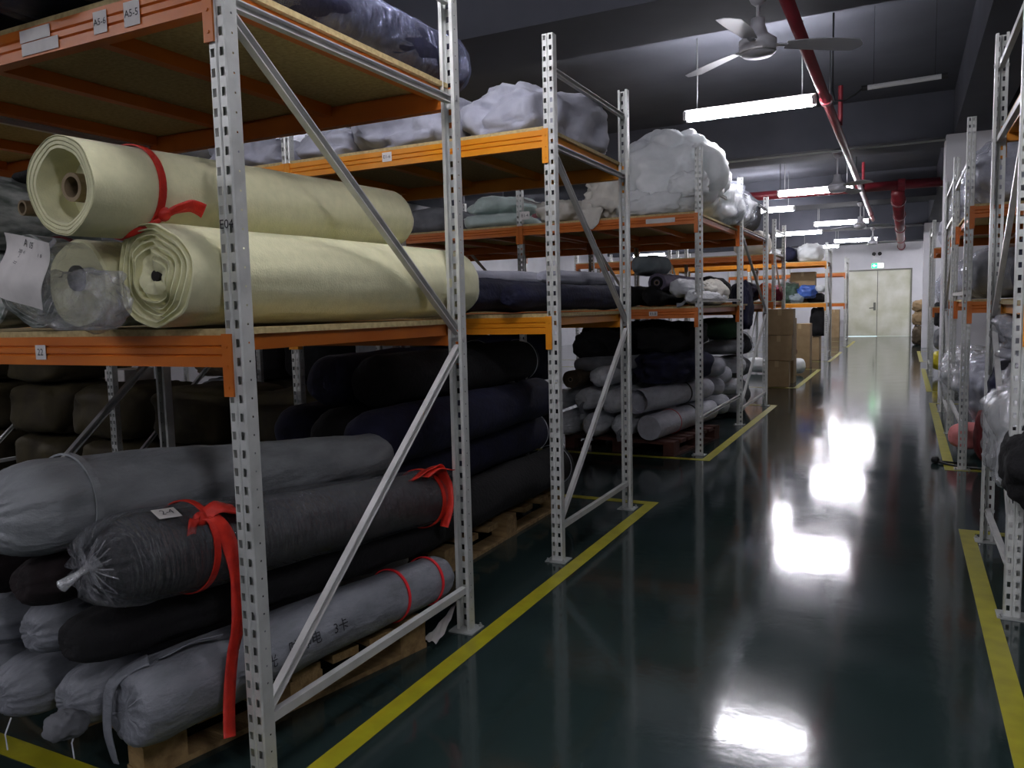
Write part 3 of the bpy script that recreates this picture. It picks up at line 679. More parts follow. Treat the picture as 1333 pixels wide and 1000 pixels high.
# gathered flap along the near end of the sleeve
ribbon([p0+Vector((0.02,-0.02,0.125)), p0+Vector((-0.03,-0.085,0.09)), p0+Vector((-0.055,-0.1,0.0)), p0+Vector((-0.05,-0.1,-0.10)), p0+Vector((-0.045,-0.09,-0.15))], [0.05,0.04,0.035,0.03,0.02], M['whitepl'], 'sleeve_flap', t, wdir=(1,0,0))
ribbon([p0+Vector((0.03,0.0,0.12)), p0+Vector((0.06,0.10,0.135)), p0+Vector((0.09,0.17,0.13))], [0.03,0.04,0.03], M['whitepl'], 'sleeve_flap', t, wdir=(1,0,0.4))
ends = [((-2.065,1.45,0.245), 0.105, 'white sleeved roll end on the pallet with a dark tail of cloth'),
        ((-2.285,1.40,0.245), 0.103, 'grey-white sleeved roll end, third along the pallet from the aisle'),
        ((-2.505,1.42,0.245), 0.103, 'grey-white sleeved roll end at the bottom left edge of the picture')]
for i, (c, R, lab) in enumerate(ends):
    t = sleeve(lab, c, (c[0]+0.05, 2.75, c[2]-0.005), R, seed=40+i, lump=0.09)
    v = Vector(c)
    b = MB(); b.tube([v+Vector((0.02,-0.12,-0.06)), v+Vector((0.02,-0.14,-0.10)), v+Vector((0.025,-0.14,-0.145))], 0.0022, 6); b.build('string', M['whiteline'], t)
    if i == 0: blob_mesh(v+Vector((0.045,-0.17,-0.06)), (0.05,0.05,0.035), seed=4, lump=0.2).build('cloth_tail', M['greybag'], t, smooth=True)
for i, (c, R, lab) in enumerate((((-2.19,1.44,0.43), 0.095, 'pale sleeved roll end in the second layer, under the maroon-black roll'), ((-2.41,1.42,0.43), 0.1, 'pale sleeved roll end in the second layer, far left'))):
    sleeve(lab, c, (c[0]+0.03, 2.75, c[2]), R, seed=50+i, lump=0.09)
roll('cloth_roll', 'bare black cloth roll with a frayed near end, resting on the white handwritten roll', (-1.955, 1.40, 0.452), (-1.80, 2.74, 0.385), 0.088, M['black'], 0.088, e0=GATHER, e1=DOME, lump=0.10, fr=9, seed=55, pleat0=0.3)
roll('cloth_roll', 'maroon-black cloth roll squeezed under the grey sleeved roll', (-2.12, 1.38, 0.60), (-2.10, 2.75, 0.56), 0.085, M['maroon'], e0=GATHER, lump=0.10, seed=56, pleat0=0.3)
roll('cloth_roll', 'maroon-black cloth roll at the left edge, under the grey sleeved roll', (-2.34, 1.38, 0.60), (-2.32, 2.75, 0.56), 0.09, M['maroon'], e0=GATHER, lump=0.10, seed=57, pleat0=0.3)
# black roll in knotted clear film with red ribbons
p0, p1 = Vector((-1.845, 1.40, 0.668)), Vector((-1.745, 2.74, 0.545))
t = roll('wrapped_roll', 'black roll in knotted clear film, draped with red ribbons', p0, p1, 0.122, M['black'], 0.105, e0=DOME, e1=DOME, lump=0.03, seed=58)
f_ = roll_mesh(p0-Vector((0,0.012,0)), p1+Vector((0,0.012,0)), 0.135, 0.118, GATHER, GATHER, n=96, seg=50, lump=0.03, fr=9, seed=59, pleat0=1.0, pleat1=0.6, crease=0.02).build('plastic_wrap', M['filmstreak'], t, smooth=True)
k = p0+Vector((-0.02,-0.15,0.0))
b = MB(); b.lathe(k+Vector((0,0.02,0.01)), (-0.35,-1,-0.55), [(0.03,-0.03),(0.012,0.0),(0.008,0.02),(0.013,0.045),(0.017,0.07),(0.008,0.075)], 12); b.build('film_knot', M['filmwhite'], f_, smooth=True)
for i in range(16):
    a = i*2*PI/16+0.2*random.random(); L_ = 0.05+0.05*random.random()
    q0 = k+Vector((0,0.03,0.005)); q1 = k+Vector((math.cos(a)*L_*1.1, 0.055, math.sin(a)*L_*1.1))
    MB().tube([q0, (q0+q1)/2+Vector((0,-0.004,0)), q1], 0.0022, 5).build('film_pleat', M['filmwhite'], f_)
s_ = MB(); s_.rbox((0,0,0),(0.05,0.04,0.001),0)
writing('2-4', 0.03, 'writing', M['ink'], t, onroll(0.035, 1.12, p0, p1, 0.134, 0.115))
b = MB(); g = onroll(0.035, 1.12, p0, p1, 0.132, 0.113); vs = [g(a, c) for a, c in ((-0.035,-0.022),(0.035,-0.022),(0.035,0.022),(-0.035,0.022))]; b.add(vs, [(0,1,2,3)]); b.build('paper_tag', M['paper'], t, solid=0.001)
tie = band_ring(p0, p1, 0.134, 0.117, 0.115, 0.02, M['red'], 'ribbon_tie', t)
kt = Vector((-1.752, 1.535, 0.752))
b = MB(); b.lathe(kt+Vector((-0.008,0,-0.006)), (1,0,0.4), [(0.008,0),(0.02,0.006),(0.022,0.018),(0.010,0.028)], 12); b.build('ribbon_knot', M['red'], tie, smooth=True)
ribbon([kt, kt+Vector((0.012,-0.03,0.0)), kt+Vector((0.02,-0.055,-0.06)), kt+Vector((0.018,-0.06,-0.14))], [0.02,0.028,0.026,0.022], M['red'], 'ribbon_tail', tie, wdir=(0,1,0.1))
ribbon([kt, kt+Vector((0.03,0.03,-0.01)), kt+Vector((0.055,0.06,-0.10)), kt+Vector((0.075,0.055,-0.22)), kt+Vector((0.085,0.03,-0.33)), kt+Vector((0.085,0.0,-0.43)), kt+Vector((0.115,-0.045,-0.59))], [0.03,0.05,0.055,0.05,0.045,0.04,0.04], M['red'], 'ribbon_tail', tie, wdir=(0,1,0.1))
ribbon([kt, kt+Vector((0.01,0.06,0.02)), kt+Vector((0.02,0.11,0.0)), kt+Vector((0.03,0.14,-0.03))], [0.03,0.05,0.055,0.03], M['red'], 'ribbon_tail', tie, wdir=(1,0,-0.6))
tie2 = band_ring(p0, p1, 0.134, 0.117, 0.93, 0.02, M['red'], 'ribbon_tie', t)
kt = onroll(0.93, 0.9, p0, p1, 0.124, 0.108)(0, 0)
ribbon([kt+Vector((-0.02,-0.14,0.02)), kt+Vector((0,-0.06,0.045)), kt+Vector((0.01,0,0.05)), kt+Vector((0.03,0.03,-0.02)), kt+Vector((0.05,0.02,-0.10)), kt+Vector((0.045,-0.01,-0.19))], [0.03,0.06,0.06,0.06,0.05,0.04], M['red'], 'ribbon_tail', tie2, wdir=(1,0,0.3))
ribbon([kt+Vector((0.02,-0.1,0.03)), kt+Vector((0.03,-0.03,0.05)), kt+Vector((0.05,0.05,0.03))], [0.03,0.05,0.04], M['red'], 'ribbon_tail', tie2, wdir=(1,0,0))
# grey sleeved roll on top
p0, p1 = Vector((-2.10, 1.30, 0.80)), Vector((-2.05, 2.72, 0.695))
t = sleeve('big grey sleeved roll topping the floor stack, tucked in at its near end', p0, p1, 0.142, 0.105, m='greypl', seed=60, lump=0.05, crease=0.03)
band_ring(p0, p1, 0.142, 0.105, 0.06, 0.02, M['greypl'], 'sleeve_fold', t, thick=0.006)
# paper scrap on the floor
t = thing('plastic_scrap', 'crumpled white plastic scrap on the floor beside the pallet end', 'scrap', (-1.68, 2.66, 0))
b = MB(); n = 10; vs = []; fs = []
for kk in (0, 1):
    for i in range(n+1):
        for j in range(n+1):
            u, v = i/n, j/n; wd = 0.07*(1-0.6*v)
            vs.append((-1.66-0.05*v+(u-0.5)*wd, 2.54+0.30*v, 0.004+0.001*kk+0.10*max(0, v-0.25)**1.3*(0.5+0.6*u)+0.012*abs(math.sin(u*7+v*9))))
q = (n+1)**2
for i in range(n):
    for j in range(n):
        a = i*(n+1)+j; fs += [(a, a+n+1, a+n+2, a+1), (q+a+1, q+a+n+2, q+a+n+1, q+a)]
b.add(vs, fs); b.build('crumpled_sheet', M['paper'], t, smooth=True)

# ------------------------------------------------------------------ second rack
pallet('wood_pallet', 'bare wooden pallet under the pile of navy rolls', (-2.62, 4.0, 0), 1.2, 1.5, 0.0, M['pallet'])
# pile of navy rolls with white selvedges
rows = [(0.27, 0, 3, 2.95, 4.78), (0.505, 0.13, 3, 2.9, 4.74), (0.745, 0.02, 3, 2.85, 4.62), (0.985, 0.14, 2, 3.0, 4.52)]
sp = 0
for ri, (z, dx, cnt, ya, yb) in enumerate(rows):
    for i in range(cnt):
        R = 0.135; x = -2.09-dx-i*0.272; jy = 0.07*random.uniform(-1, 1)
        p0, p1 = Vector((x+0.02*random.uniform(-1,1), ya+jy+0.05*i, z)), Vector((x-0.0, yb+jy, z))
        side = ('facing the aisle side of the pile', 'within the pile')[i > 0]
        lay = ('bottom layer', 'second layer', 'third layer', 'top layer')[ri]
        t = roll('navy_roll', 'thick navy cloth roll, %s, %s' % (lay, side), p0, p1, R, M['navy' if (i+ri) % 3 else 'black'], e0=DOME, e1=DOME, lump=0.05, seed=70+sp, group='navy rolls in the %s of the pile (%s)' % (lay, side) )
        sp += 1
        for q in (0.985,):
            if i < 2 and ri != 2: band_ring(p0, p1, R, R, q, 0.006, M['whiteline'], 'white_selvedge', t, thick=0.002)
# second rack middle shelf
roll('navy_roll', 'navy cloth roll sagging over the yellow beam, nearest on the middle shelf', (-2.06, 3.58, 1.395), (-1.98, 5.0, 1.39), 0.095, M['navy'], e0=GATHER, lump=0.10, seed=101, pleat0=0.3, sag=0.1)
roll('navy_roll', 'navy cloth roll on the middle shelf beside the braced aisle frame', (-1.80, 3.72, 1.375), (-1.72, 5.02, 1.38), 0.082, M['navy'], e0=GATHER, lump=0.10, seed=102, pleat0=0.3)
roll('navy_roll', 'navy cloth roll on the middle shelf, far from the aisle', (-2.32, 3.7, 1.385), (-2.28, 4.95, 1.385), 0.092, M['navy'], e0=GATHER, lump=0.10, seed=103)
roll('white_roll', 'white cloth roll lying behind the navy rolls on the middle shelf', (-2.20, 3.86, 1.50), (-2.02, 4.75, 1.50), 0.045, M['quilt'], e0=GATHER, lump=0.08, seed=104)
roll('white_roll', 'short white cloth roll end beyond the navy rolls', (-1.87, 4.3, 1.50), (-1.78, 4.98, 1.50), 0.045, M['quilt'], e0=GATHER, lump=0.08, seed=107)
bag('red_cloth', 'dark red cloth hanging over the yellow beam end beside the cream roll', (-2.2, 3.63, 1.295), (0.10, 0.06, 0.04), M['darkred'], 'cloth', seed=9, lump=0.2, part='cloth')
for i, x in enumerate((-2.75, -3.02, -3.75, -4.1, -4.5)):
    roll('grey_roll', 'dim dark cloth roll deep on the middle shelf of the second rack', (x, 3.75, 1.40), (x, 4.9, 1.40), 0.105, M[('navy', 'black')[i % 2]], e0=FLAT, lump=0.05, seed=110+i, group='dim rolls on the second rack')
# second rack top shelf quilts
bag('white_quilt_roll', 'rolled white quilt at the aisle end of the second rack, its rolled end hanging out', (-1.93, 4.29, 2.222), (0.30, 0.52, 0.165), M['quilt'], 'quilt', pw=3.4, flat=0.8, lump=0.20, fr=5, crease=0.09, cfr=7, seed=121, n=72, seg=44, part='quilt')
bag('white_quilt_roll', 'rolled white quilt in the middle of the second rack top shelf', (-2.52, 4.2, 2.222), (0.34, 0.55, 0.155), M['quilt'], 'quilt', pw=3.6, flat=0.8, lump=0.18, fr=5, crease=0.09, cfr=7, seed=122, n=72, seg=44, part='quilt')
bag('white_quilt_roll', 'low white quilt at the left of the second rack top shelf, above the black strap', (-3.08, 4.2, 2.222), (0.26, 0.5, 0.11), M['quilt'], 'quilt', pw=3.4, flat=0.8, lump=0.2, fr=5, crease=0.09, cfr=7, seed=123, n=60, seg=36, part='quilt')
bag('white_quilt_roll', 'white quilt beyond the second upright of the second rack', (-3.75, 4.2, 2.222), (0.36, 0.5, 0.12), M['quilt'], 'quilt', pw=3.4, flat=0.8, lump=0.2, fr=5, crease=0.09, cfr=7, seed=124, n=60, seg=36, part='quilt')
# sacks deep in the second rack
for c, (x, hx) in enumerate(((-3.04, 0.21), (-3.72, 0.37), (-4.55, 0.37), (-5.42, 0.37), (-6.25, 0.37), (-7.15, 0.37), (-7.97, 0.37))):
    for l in range(2 if c < 4 else 3):
        bag('woven_sack', 'olive-brown woven sack stacked on the floor behind the nearest rack, %s layer' % ('lower', 'upper', 'topmost')[l], (x, 4.25+0.05*random.uniform(-1,1), 0.0+0.415*l), (hx-0.02, 0.42, 0.21 if l < 2 else 0.15), M['sack'], 'sack', pw=4.5, lump=0.10, fr=3, crease=0.05, seed=130+c*3+l, part='sack', group='woven sacks, %s layer' % ('lower', 'upper', 'topmost')[l])
carton('small white carton lying on the olive-brown sacks, below the nearest rack shelf', -5.46, -5.24, 3.98, 4.25, 0.845, 0.09, 0.0, 'paper')
bag('yellow_sack', 'bright yellow plastic sack glimpsed beneath the nearest rack shelf', (-4.35, 5.6, 0.62), (0.16, 0.16, 0.17), M['sacky'], 'sack', pw=3.2, lump=0.15, seed=141, part='sack')
bag('woven_sack', 'large pale brown sack supporting the yellow sack', (-4.4, 5.7, 0.0), (0.5, 0.35, 0.325), M['sack'], 'sack', pw=4.5, lump=0.06, seed=142, part='sack')

# ------------------------------------------------------------------ deep left rack: top shelf
bag('polyester_bag', 'biggest white bag of batting, heaped high in clear plastic at the rack corner', (-2.02, 7.52, 2.122), (0.50, 0.60, 0.44), M['glossbag'], pw=2.4, lump=0.20, fr=3.2, crease=0.10, cfr=3.2, seed=151, n=90, seg=60, lean=(0.0,0.05))
for i, (c, h, s) in enumerate((((-1.95,6.98,2.125),(0.30,0.16,0.10),1),((-1.72,6.97,2.25),(0.17,0.12,0.12),2),((-2.2,7.0,2.13),(0.18,0.14,0.12),3))):
    bag('batting_fold', ('long fold of white batting spilling from the biggest bag over the beam', 'small fold of white batting bulging at the corner upright', 'fold of white batting tucked at the left foot of the biggest bag')[i], c, h, M['whitebag'], 'batting', lump=0.25, fr=5, crease=0.12, cfr=5, seed=160+s, part='batting')
bag('batting_bag', 'white batting bag in clear plastic behind the corner upright, on the aisle side', (-1.78, 8.35, 2.122), (0.26, 0.42, 0.24), M['glossbag'], wrap='filmthin', lump=0.2, fr=5, crease=0.1, seed=171, n=60, seg=40)
bag('batting_bag', 'milky plastic bag over the middle upright of the deep left rack', (-1.80, 9.25, 2.19), (0.26, 0.4, 0.20), M['glossbag'], wrap='filmthin', lump=0.2, fr=5, seed=172, n=60, seg=40)
bag('grey_dome_bag', 'smooth grey bag bulging beside the far upright of the deep left rack', (-1.88, 10.1, 2.19), (0.28, 0.36, 0.25), M['greybag'], lump=0.06, seed=173)
bag('plastic_scrap', 'scrap of white plastic hooked over the top of the corner upright', (-1.60, 6.872, 2.655), (0.05, 0.045, 0.02), M['whitebag'], 'scrap', lump=0.3, seed=174, part='plastic')
bag('batting_bag', 'pale green batting folded in two layers, left on the deep rack', (-3.72, 7.32, 2.122), (0.36, 0.42, 0.08), M['palegreen'], 'batting', pw=3, lump=0.12, fr=4, seed=181, part='batting')
bag('batting_bag', 'pale green batting heap lying on the folded layers', (-3.70, 7.32, 2.27), (0.31, 0.38, 0.10), M['palegreen'], 'batting', pw=2.2, lump=0.2, fr=4, crease=0.1, seed=182, part='batting', n=60, seg=40)
bag('cotton_sack', 'creased white cotton sack with a sharp folded corner, under the second rack brace', (-2.48, 7.25, 2.122), (0.22, 0.40, 0.27), M['sackw'], 'sack', pw=3.2, lump=0.25, fr=5, crease=0.14, cfr=6, seed=183, n=72, seg=48, part='sack')
ribbon([(-2.55,6.9,2.3),(-2.56,6.82,2.2),(-2.58,6.815,2.1),(-2.6,6.815,2.04)], [0.25,0.22,0.18,0.10], M['sackw'], 'hanging_corner', bpy.data.objects[bpy.data.objects[-1].name] if False else [o for o in COL.objects if o.name == 'cotton_sack'][0], wdir=(1,0,0))
bag('cotton_sack', 'low white cotton sack between the pale green batting and the sharp-cornered sack', (-2.98, 7.2, 2.122), (0.24, 0.32, 0.12), M['sackw'], 'sack', lump=0.25, fr=5, crease=0.12, seed=187, part='sack')
bag('grey_bag', 'dim grey bag hanging low behind the second rack shelf', (-2.76, 8.22, 2.122), (0.42, 0.42, 0.20), M['greybag'], lump=0.15, seed=184)
bag('grey_bag', 'dim grey bag on the deep rack beyond its second upright', (-4.55, 7.6, 2.122), (0.36, 0.5, 0.16), M['greybag'], lump=0.15, seed=185)
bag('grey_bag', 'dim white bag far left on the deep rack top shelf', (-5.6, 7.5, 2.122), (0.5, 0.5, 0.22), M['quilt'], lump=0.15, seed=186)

# deep left rack: middle shelf
bag('folded_quilt', 'folded blue-grey quilt perched high on the rolls of the middle shelf', (-2.14, 7.3, 1.60), (0.14, 0.35, 0.10), M['bluegrey'], 'quilt', pw=2.6, lump=0.1, fr=4, crease=0.1, seed=191, part='quilt')
roll('cored_roll', 'purple-grey roll showing a dark ring and cardboard core, under the folded quilt', (-1.985, 6.92, 1.525), (-1.98, 8.4, 1.52), 0.088, M['purple'], core=0.022, e0=FLAT, lump=0.05, seed=192)
MB().lathe((-1.985, 6.911, 1.525), (0,1,0), [(0.03,0.0),(0.056,0.0),(0.056,0.02)], 24, cap=False).build('dark_ring', M['black'], [o for o in COL.objects if o.name == 'cored_roll'][0], solid=0.002)
for i, (x, lab) in enumerate(((-2.22, 'under the folded quilt'), (-2.02, 'under the purple-grey roll'))):
    roll('black_roll', 'black cloth roll lying on the middle shelf, '+lab, (x, 6.9, 1.41), (x, 8.5, 1.41), 0.095, M['black'], e0=DOME, lump=0.1, seed=193+i)
sleeve('round white bagged roll end on the middle shelf, behind the corner upright', (-1.80, 6.96, 1.47), (-1.76, 8.3, 1.46), 0.088, m='palepl', seed=195, e0=DOME, pleat0=0.1)
t = sleeve('white bagged roll with a twisted tail lying over the orange beam', (-1.665, 6.93, 1.385), (-1.70, 8.3, 1.39), 0.066, m='palepl', seed=196)
ribbon([(-1.70,6.83,1.36),(-1.735,6.79,1.325),(-1.77,6.77,1.32)], [0.02,0.03,0.04], M['whitepl'], 'twisted_tail', t, wdir=(0,0,1))
bag('white_bundle', 'long white cloth bundle along the aisle side of the middle shelf', (-1.78, 8.0, 1.312), (0.15, 0.60, 0.13), M['sackw'], 'cloth', pw=2.4, lump=0.2, fr=7, crease=0.12, cfr=9, seed=197, n=60, seg=40, part='cloth')
bag('navy_garment', 'navy cloth hanging down past the middle shelf at the braced frame', (-1.70, 9.55, 1.02), (0.10, 0.28, 0.30), M['navy'], 'cloth', lump=0.2, fr=5, crease=0.1, seed=198, part='cloth')
bag('black_bundle', 'black cloth bundle behind the white bundle on the middle shelf', (-2.0, 9.0, 1.325), (0.25, 0.5, 0.16), M['black'], 'cloth', lump=0.2, seed=199, part='cloth')
for i, x in enumerate((-2.75, -3.0, -3.7, -4.0, -4.6)):
    roll('dim_roll', 'dim navy roll deep on the middle shelf of the deep left rack', (x, 6.95, 1.42), (x, 8.3, 1.42), 0.10, M[('navy', 'greybag', 'black')[i % 3]], e0=DOME, lump=0.08, seed=210+i, group='dim rolls on the deep left rack')
bag('crimson_cloth', 'crimson cloth bundle glimpsed through the brace of the second rack', (-2.42, 7.0, 1.31), (0.09, 0.15, 0.09), M['crimson'], 'cloth', lump=0.2, seed=215, part='cloth')

# deep left rack: floor
pallet('wood_pallet', 'red-brown wooden pallet under the two grey rolls', (-2.25, 7.35, 0), 1.1, 1.15, math.radians(-8), M['redpallet'])
p0, p1 = Vector((-2.0, 6.70, 0.245)), Vector((-1.78, 8.0, 0.255))
t = sleeve('smooth grey roll at the bottom right of its pallet, tied with a red cord', p0, p1, 0.118, 0.11, m='midpl', seed=221, lump=0.02, e0=[(0.99,0.006),(0.95,0.012),(0.8,0.006),(0.5,0.008),(0.1,0.004)], pleat0=0.1, crease=0.01)
band_ring(p0, p1, 0.118, 0.11, 0.32, 0.006, M['redtape'], 'red_cord', t, thick=0.003); band_ring(p0, p1, 0.118, 0.11, 0.62, 0.02, M['strap'], 'black_strap', t, thick=0.004)
p0, p1 = Vector((-2.10, 6.74, 0.475)), Vector((-1.82, 8.0, 0.475))
t = sleeve('grey roll with an open white sleeve mouth, lying above the smooth grey roll', p0, p1, 0.115, 0.11, m='midpl', seed=222, lump=0.03, e0=[(1.04,0.05),(1.0,0.06),(0.93,0.02),(0.9,-0.03),(0.5,-0.03),(0.1,-0.03)], pleat0=0.1, crease=0.01)
band_ring(p0, p1, 0.115, 0.11, 0.62, 0.02, M['strap'], 'black_strap', t, thick=0.004)
wl = [((-2.26,6.78,0.245),0.11,'plump white sleeved roll end, left of the smooth grey roll'), ((-2.52,6.74,0.245),0.115,'white sleeved roll end with a twisted knot, bottom layer'), ((-2.79,6.74,0.25),0.115,'white sleeved roll end in the bottom layer, seen beside the second rack upright'),
      ((-2.36,6.80,0.455),0.11,'white sleeved roll end in the upper layer, behind the rack diagonal'), ((-2.62,6.80,0.475),0.11,'white sleeved roll end with torn plastic, upper layer'), ((-2.90,6.82,0.46),0.10,'white sleeved roll end, upper layer far left'), ((-2.50,6.86,0.68),0.10,'white sleeved roll end crowning the stack')]
for i, (c, R, lab) in enumerate(wl):
    t = sleeve(lab, c, (c[0]+0.03, 8.1, c[2]), R, m='palepl', seed=230+i, lump=0.08)
    if i in (0, 1, 4):
        v = Vector(c); ribbon([v+Vector((0.02,-0.13,-0.01)), v+Vector((0.0,-0.16,-0.05)), v+Vector((0.01,-0.15,-0.12))], [0.015,0.035,0.05], M['whitepl'], 'sleeve_tail', t, wdir=(1,0,0))
roll('brown_roll', 'dark brown roll end with a hollow core, lying on the white sleeved rolls', (-2.76, 6.75, 0.66), (-2.72, 8.1, 0.66), 0.085, M['brown'], core=0.022, e0=FLAT, lump=0.04, seed=240)
# black and navy heap
for i, (c, h, mm, lab) in enumerate((((-2.02,7.55,0.60),(0.32,0.6,0.16),'navy','navy cloth bundle lying on the two grey rolls'), ((-2.06,7.6,0.88),(0.33,0.55,0.15),'black','black cloth bundle at the top of the heap below the orange beam'), ((-2.66,7.6,0.80),(0.30,0.55,0.18),'black','black plastic bundle on the white sleeved rolls'))):
    bag('dark_bundle', lab, c, h, M[mm], 'cloth', lump=0.22, fr=5, crease=0.1, seed=250+i, n=60, seg=40, part='cloth')
roll('grey_roll', 'dim grey roll sticking out of the black bundles', (-2.72, 7.0, 0.78), (-2.2, 7.25, 0.80), 0.07, M['greybag'], e0=DOME, lump=0.05, seed=254)
bag('red_bundle', 'dark red plastic bundle in shadow under the middle shelf', (-2.5, 8.3, 0.85), (0.3, 0.3, 0.17), M['darkred'], 'cloth', lump=0.2, seed=255, wrap='filmthin', part='cloth')
for i in range(6):
    for l in range(2):
        bag('dim_bale', 'dim dark bale on the floor of the deep left rack, %s layer' % ('lower', 'upper')[l], (-3.73-0.85*(i % 2)-1.7*(i//2), 7.6+0.1*((i*7+l*3) % 3), 0.545*l), (0.37, 0.5, 0.275), M[('black', 'greybag', 'sack', 'navy', 'brown', 'black')[(i*5+l*3) % 6]], 'bale', pw=4, lump=0.1, crease=0.05, seed=400+i*2+l, part='bale', group='dim bales in the deep left rack, %s layer' % ('lower', 'upper')[l])
# rolls whose ends face the aisle, second bay row
fg = [((-1.76,7.98+0.28,0.68),0.105,'midpl','grey film-wrapped roll end facing the aisle between corner and middle uprights, upper'), ((-1.78,8.15+0.2,0.46),0.10,'midpl','grey roll end facing the aisle, middle layer, under the film-wrapped end'), ((-1.78,8.75,0.55),0.10,'midpl','pale roll end facing the aisle beside the middle upright'),
      ((-1.78,8.62,0.24),0.115,'midpl','grey roll end facing the aisle on the floor'), ((-1.72,9.25,0.62),0.10,'palepl','white roll end facing the aisle behind the diagonal brace'), ((-1.76,9.2,0.38),0.10,'palepl','white roll end facing the aisle, second from the floor behind the brace'), ((-1.76,9.5,0.14),0.11,'midpl','grey roll end facing the aisle on the floor behind the brace')]
for i, (c, R, mm, lab) in enumerate(fg):
    roll('sleeved_roll', lab, c, (c[0]-1.25, c[1]+0.04, c[2]), R, M[mm], e0=DOME, e1=DOME, lump=0.06, seed=260+i, pleat0=0.2, n=52, body='sleeve', wrap='film' if i == 0 else None)
bag('grey_bundle', 'flat grey cloth bundle on the aisle-end rolls', (-1.86, 9.15, 0.76), (0.22, 0.45, 0.08), M['greybag'], 'cloth', lump=0.2, seed=270, part='cloth')
bag('green_bundle', 'dark green cloth bundle below the middle beam of the deep left rack', (-1.95, 9.3, 0.92), (0.28, 0.40, 0.13), M['green'], 'cloth', lump=0.15, seed=271, part='cloth')
bag('black_bundle', 'black cloth bundle in clear film, beneath the green bundle at the braced frame', (-1.95, 10.05, 0.70), (0.25, 0.30, 0.14), M['black'], 'cloth', lump=0.15, seed=272, part='cloth', wrap='filmthin')
bag('grey_bundle', 'pale grey cloth bundle lying low at the far end of the deep left rack', (-1.98, 10.1, 0.42), (0.26, 0.32, 0.135), M['greybag'], 'cloth', lump=0.15, seed=273, part='cloth')
bag('grey_bundle', 'dim grey cloth bundle on the floor at the far end of the deep left rack', (-2.0, 10.1, 0.0), (0.28, 0.34, 0.21), M['greybag'], 'cloth', lump=0.15, seed=274, part='cloth')

# ------------------------------------------------------------------ cartons in front of the fourth rack
carton('bottom brown carton of the stack standing at the yellow line', -1.98, -1.62, 13.0, 13.25, 0, 0.415, 0.03)
carton('middle brown carton of the stack by the yellow line', -1.97, -1.57, 12.98, 13.26, 0.418, 0.40, -0.02)
carton('top brown carton of the stack by the yellow line', -1.96, -1.555, 12.98, 13.26, 0.822, 0.41, 0.0)
carton('brown carton behind the stack, on the floor', -1.98, -1.62, 13.62, 14.0, 0, 0.45)
carton('grey-brown open carton standing on the second carton behind the stack', -1.98, -1.62, 13.62, 14.0, 0.452, 0.62)
carton('brown carton further back beside the white roll end', -2.1, -1.7, 16.9, 17.3, 0, 0.9)
roll('white_roll', 'white roll end on the floor behind the carton stack', (-1.72, 15.3, 0.16), (-2.6, 15.5, 0.16), 0.15, M['whitebag'], e0=DOME, lump=0.04, seed=281)
bag('red_bundle', 'dull red bundle lying on the white roll behind the cartons', (-1.92, 15.38, 0.31), (0.14, 0.15, 0.12), M['darkred'], 'cloth', lump=0.1, seed=282, part='cloth')
# shelves of the fourth rack
bag('orange_bundle', 'orange cloth bundle on the rack behind the cartons', (-2.06, 13.7, 1.362), (0.12, 0.3, 0.16), mat('orange_cloth', (226, 110, 50), 0.8), 'cloth', lump=0.2, seed=283, part='cloth')
bag('crimson_bundle', 'crimson and white cloth bundle on the rack behind the cartons', (-2.0, 14.2, 1.362), (0.12, 0.2, 0.14), M['crimson'], 'cloth', lump=0.2, seed=284, part='cloth')
bag('dark_bundle', 'dark folded cloth on the rack behind the cartons, near side', (-2.45, 13.8, 1.362), (0.25, 0.4, 0.16), M['navy'], 'cloth', lump=0.2, seed=285, part='cloth')
bag('white_bag', 'cream bag glimpsed on the top shelf behind the cartons', (-2.3, 13.8, 2.122), (0.3, 0.4, 0.22), M['sackw'], 'bag', lump=0.15, seed=286)
# fifth rack
bag('white_bag', 'puffy white bag on the yellow top shelf by the end wall', (-1.98, 19.6, 2.262), (0.30, 0.35, 0.22), M['whitebag'], 'bag', lump=0.15, fr=5, crease=0.1, seed=291)
roll('navy_roll', 'navy roll end on the yellow top shelf, left of the puffy white bag', (-2.42, 19.25, 2.44), (-2.42, 20.3, 2.44), 0.18, M['navy'], e0=DOME, lump=0.03, seed=292)
roll('white_roll', 'white roll end on the yellow top shelf, beside the navy roll end', (-2.72, 19.22, 2.42), (-2.72, 20.3, 2.42), 0.155, M['whitebag'], e0=DOME, lump=0.03, seed=293)
bag('green_bag', 'dull green bag on the far left rack', (-2.45, 19.45, 1.32), (0.30, 0.28, 0.24), M['green'], 'bag', lump=0.2, fr=5, seed=294, wrap='filmthin')
bag('blue_bag', 'bright blue plastic bag on the far left rack', (-2.03, 19.42, 1.42), (0.22, 0.25, 0.16), M['blue'], 'bag', lump=0.2, fr=5, seed=295)
bag('white_bag', 'small white bag beside the blue bag on the far left rack', (-1.75, 19.5, 1.55), (0.12, 0.2, 0.09), M['whitebag'], 'bag', lump=0.2, seed=296)
bag('black_bag', 'black bag under the blue bag on the far left rack', (-1.85, 19.72, 1.32), (0.20, 0.3, 0.12), M['black'], 'bag', lump=0.2, seed=297)
bag('blue_bag', 'pale blue bag hanging low between the green and blue bags', (-2.25, 19.27, 1.325), (0.16, 0.1, 0.12), M['bluegrey'], 'bag', lump=0.2, seed=298)
carton('pale brown open carton behind the green bag on the far left rack', -2.45, -1.9, 19.8, 20.2, 1.325, 0.72)
bag('black_bundle', 'black bundle hanging below the far left rack shelf', (-1.78, 19.5, 0.55), (0.18, 0.25, 0.36), M['black'], 'cloth', lump=0.2, seed=299, part='cloth')
carton('brown carton on the floor of the far left rack', -2.3, -1.75, 19.4, 19.9, 0, 0.54)
carton('tall brown carton beside the left edge of the double door', -2.55, -2.2, 31.9, 32.4, 0, 1.05)
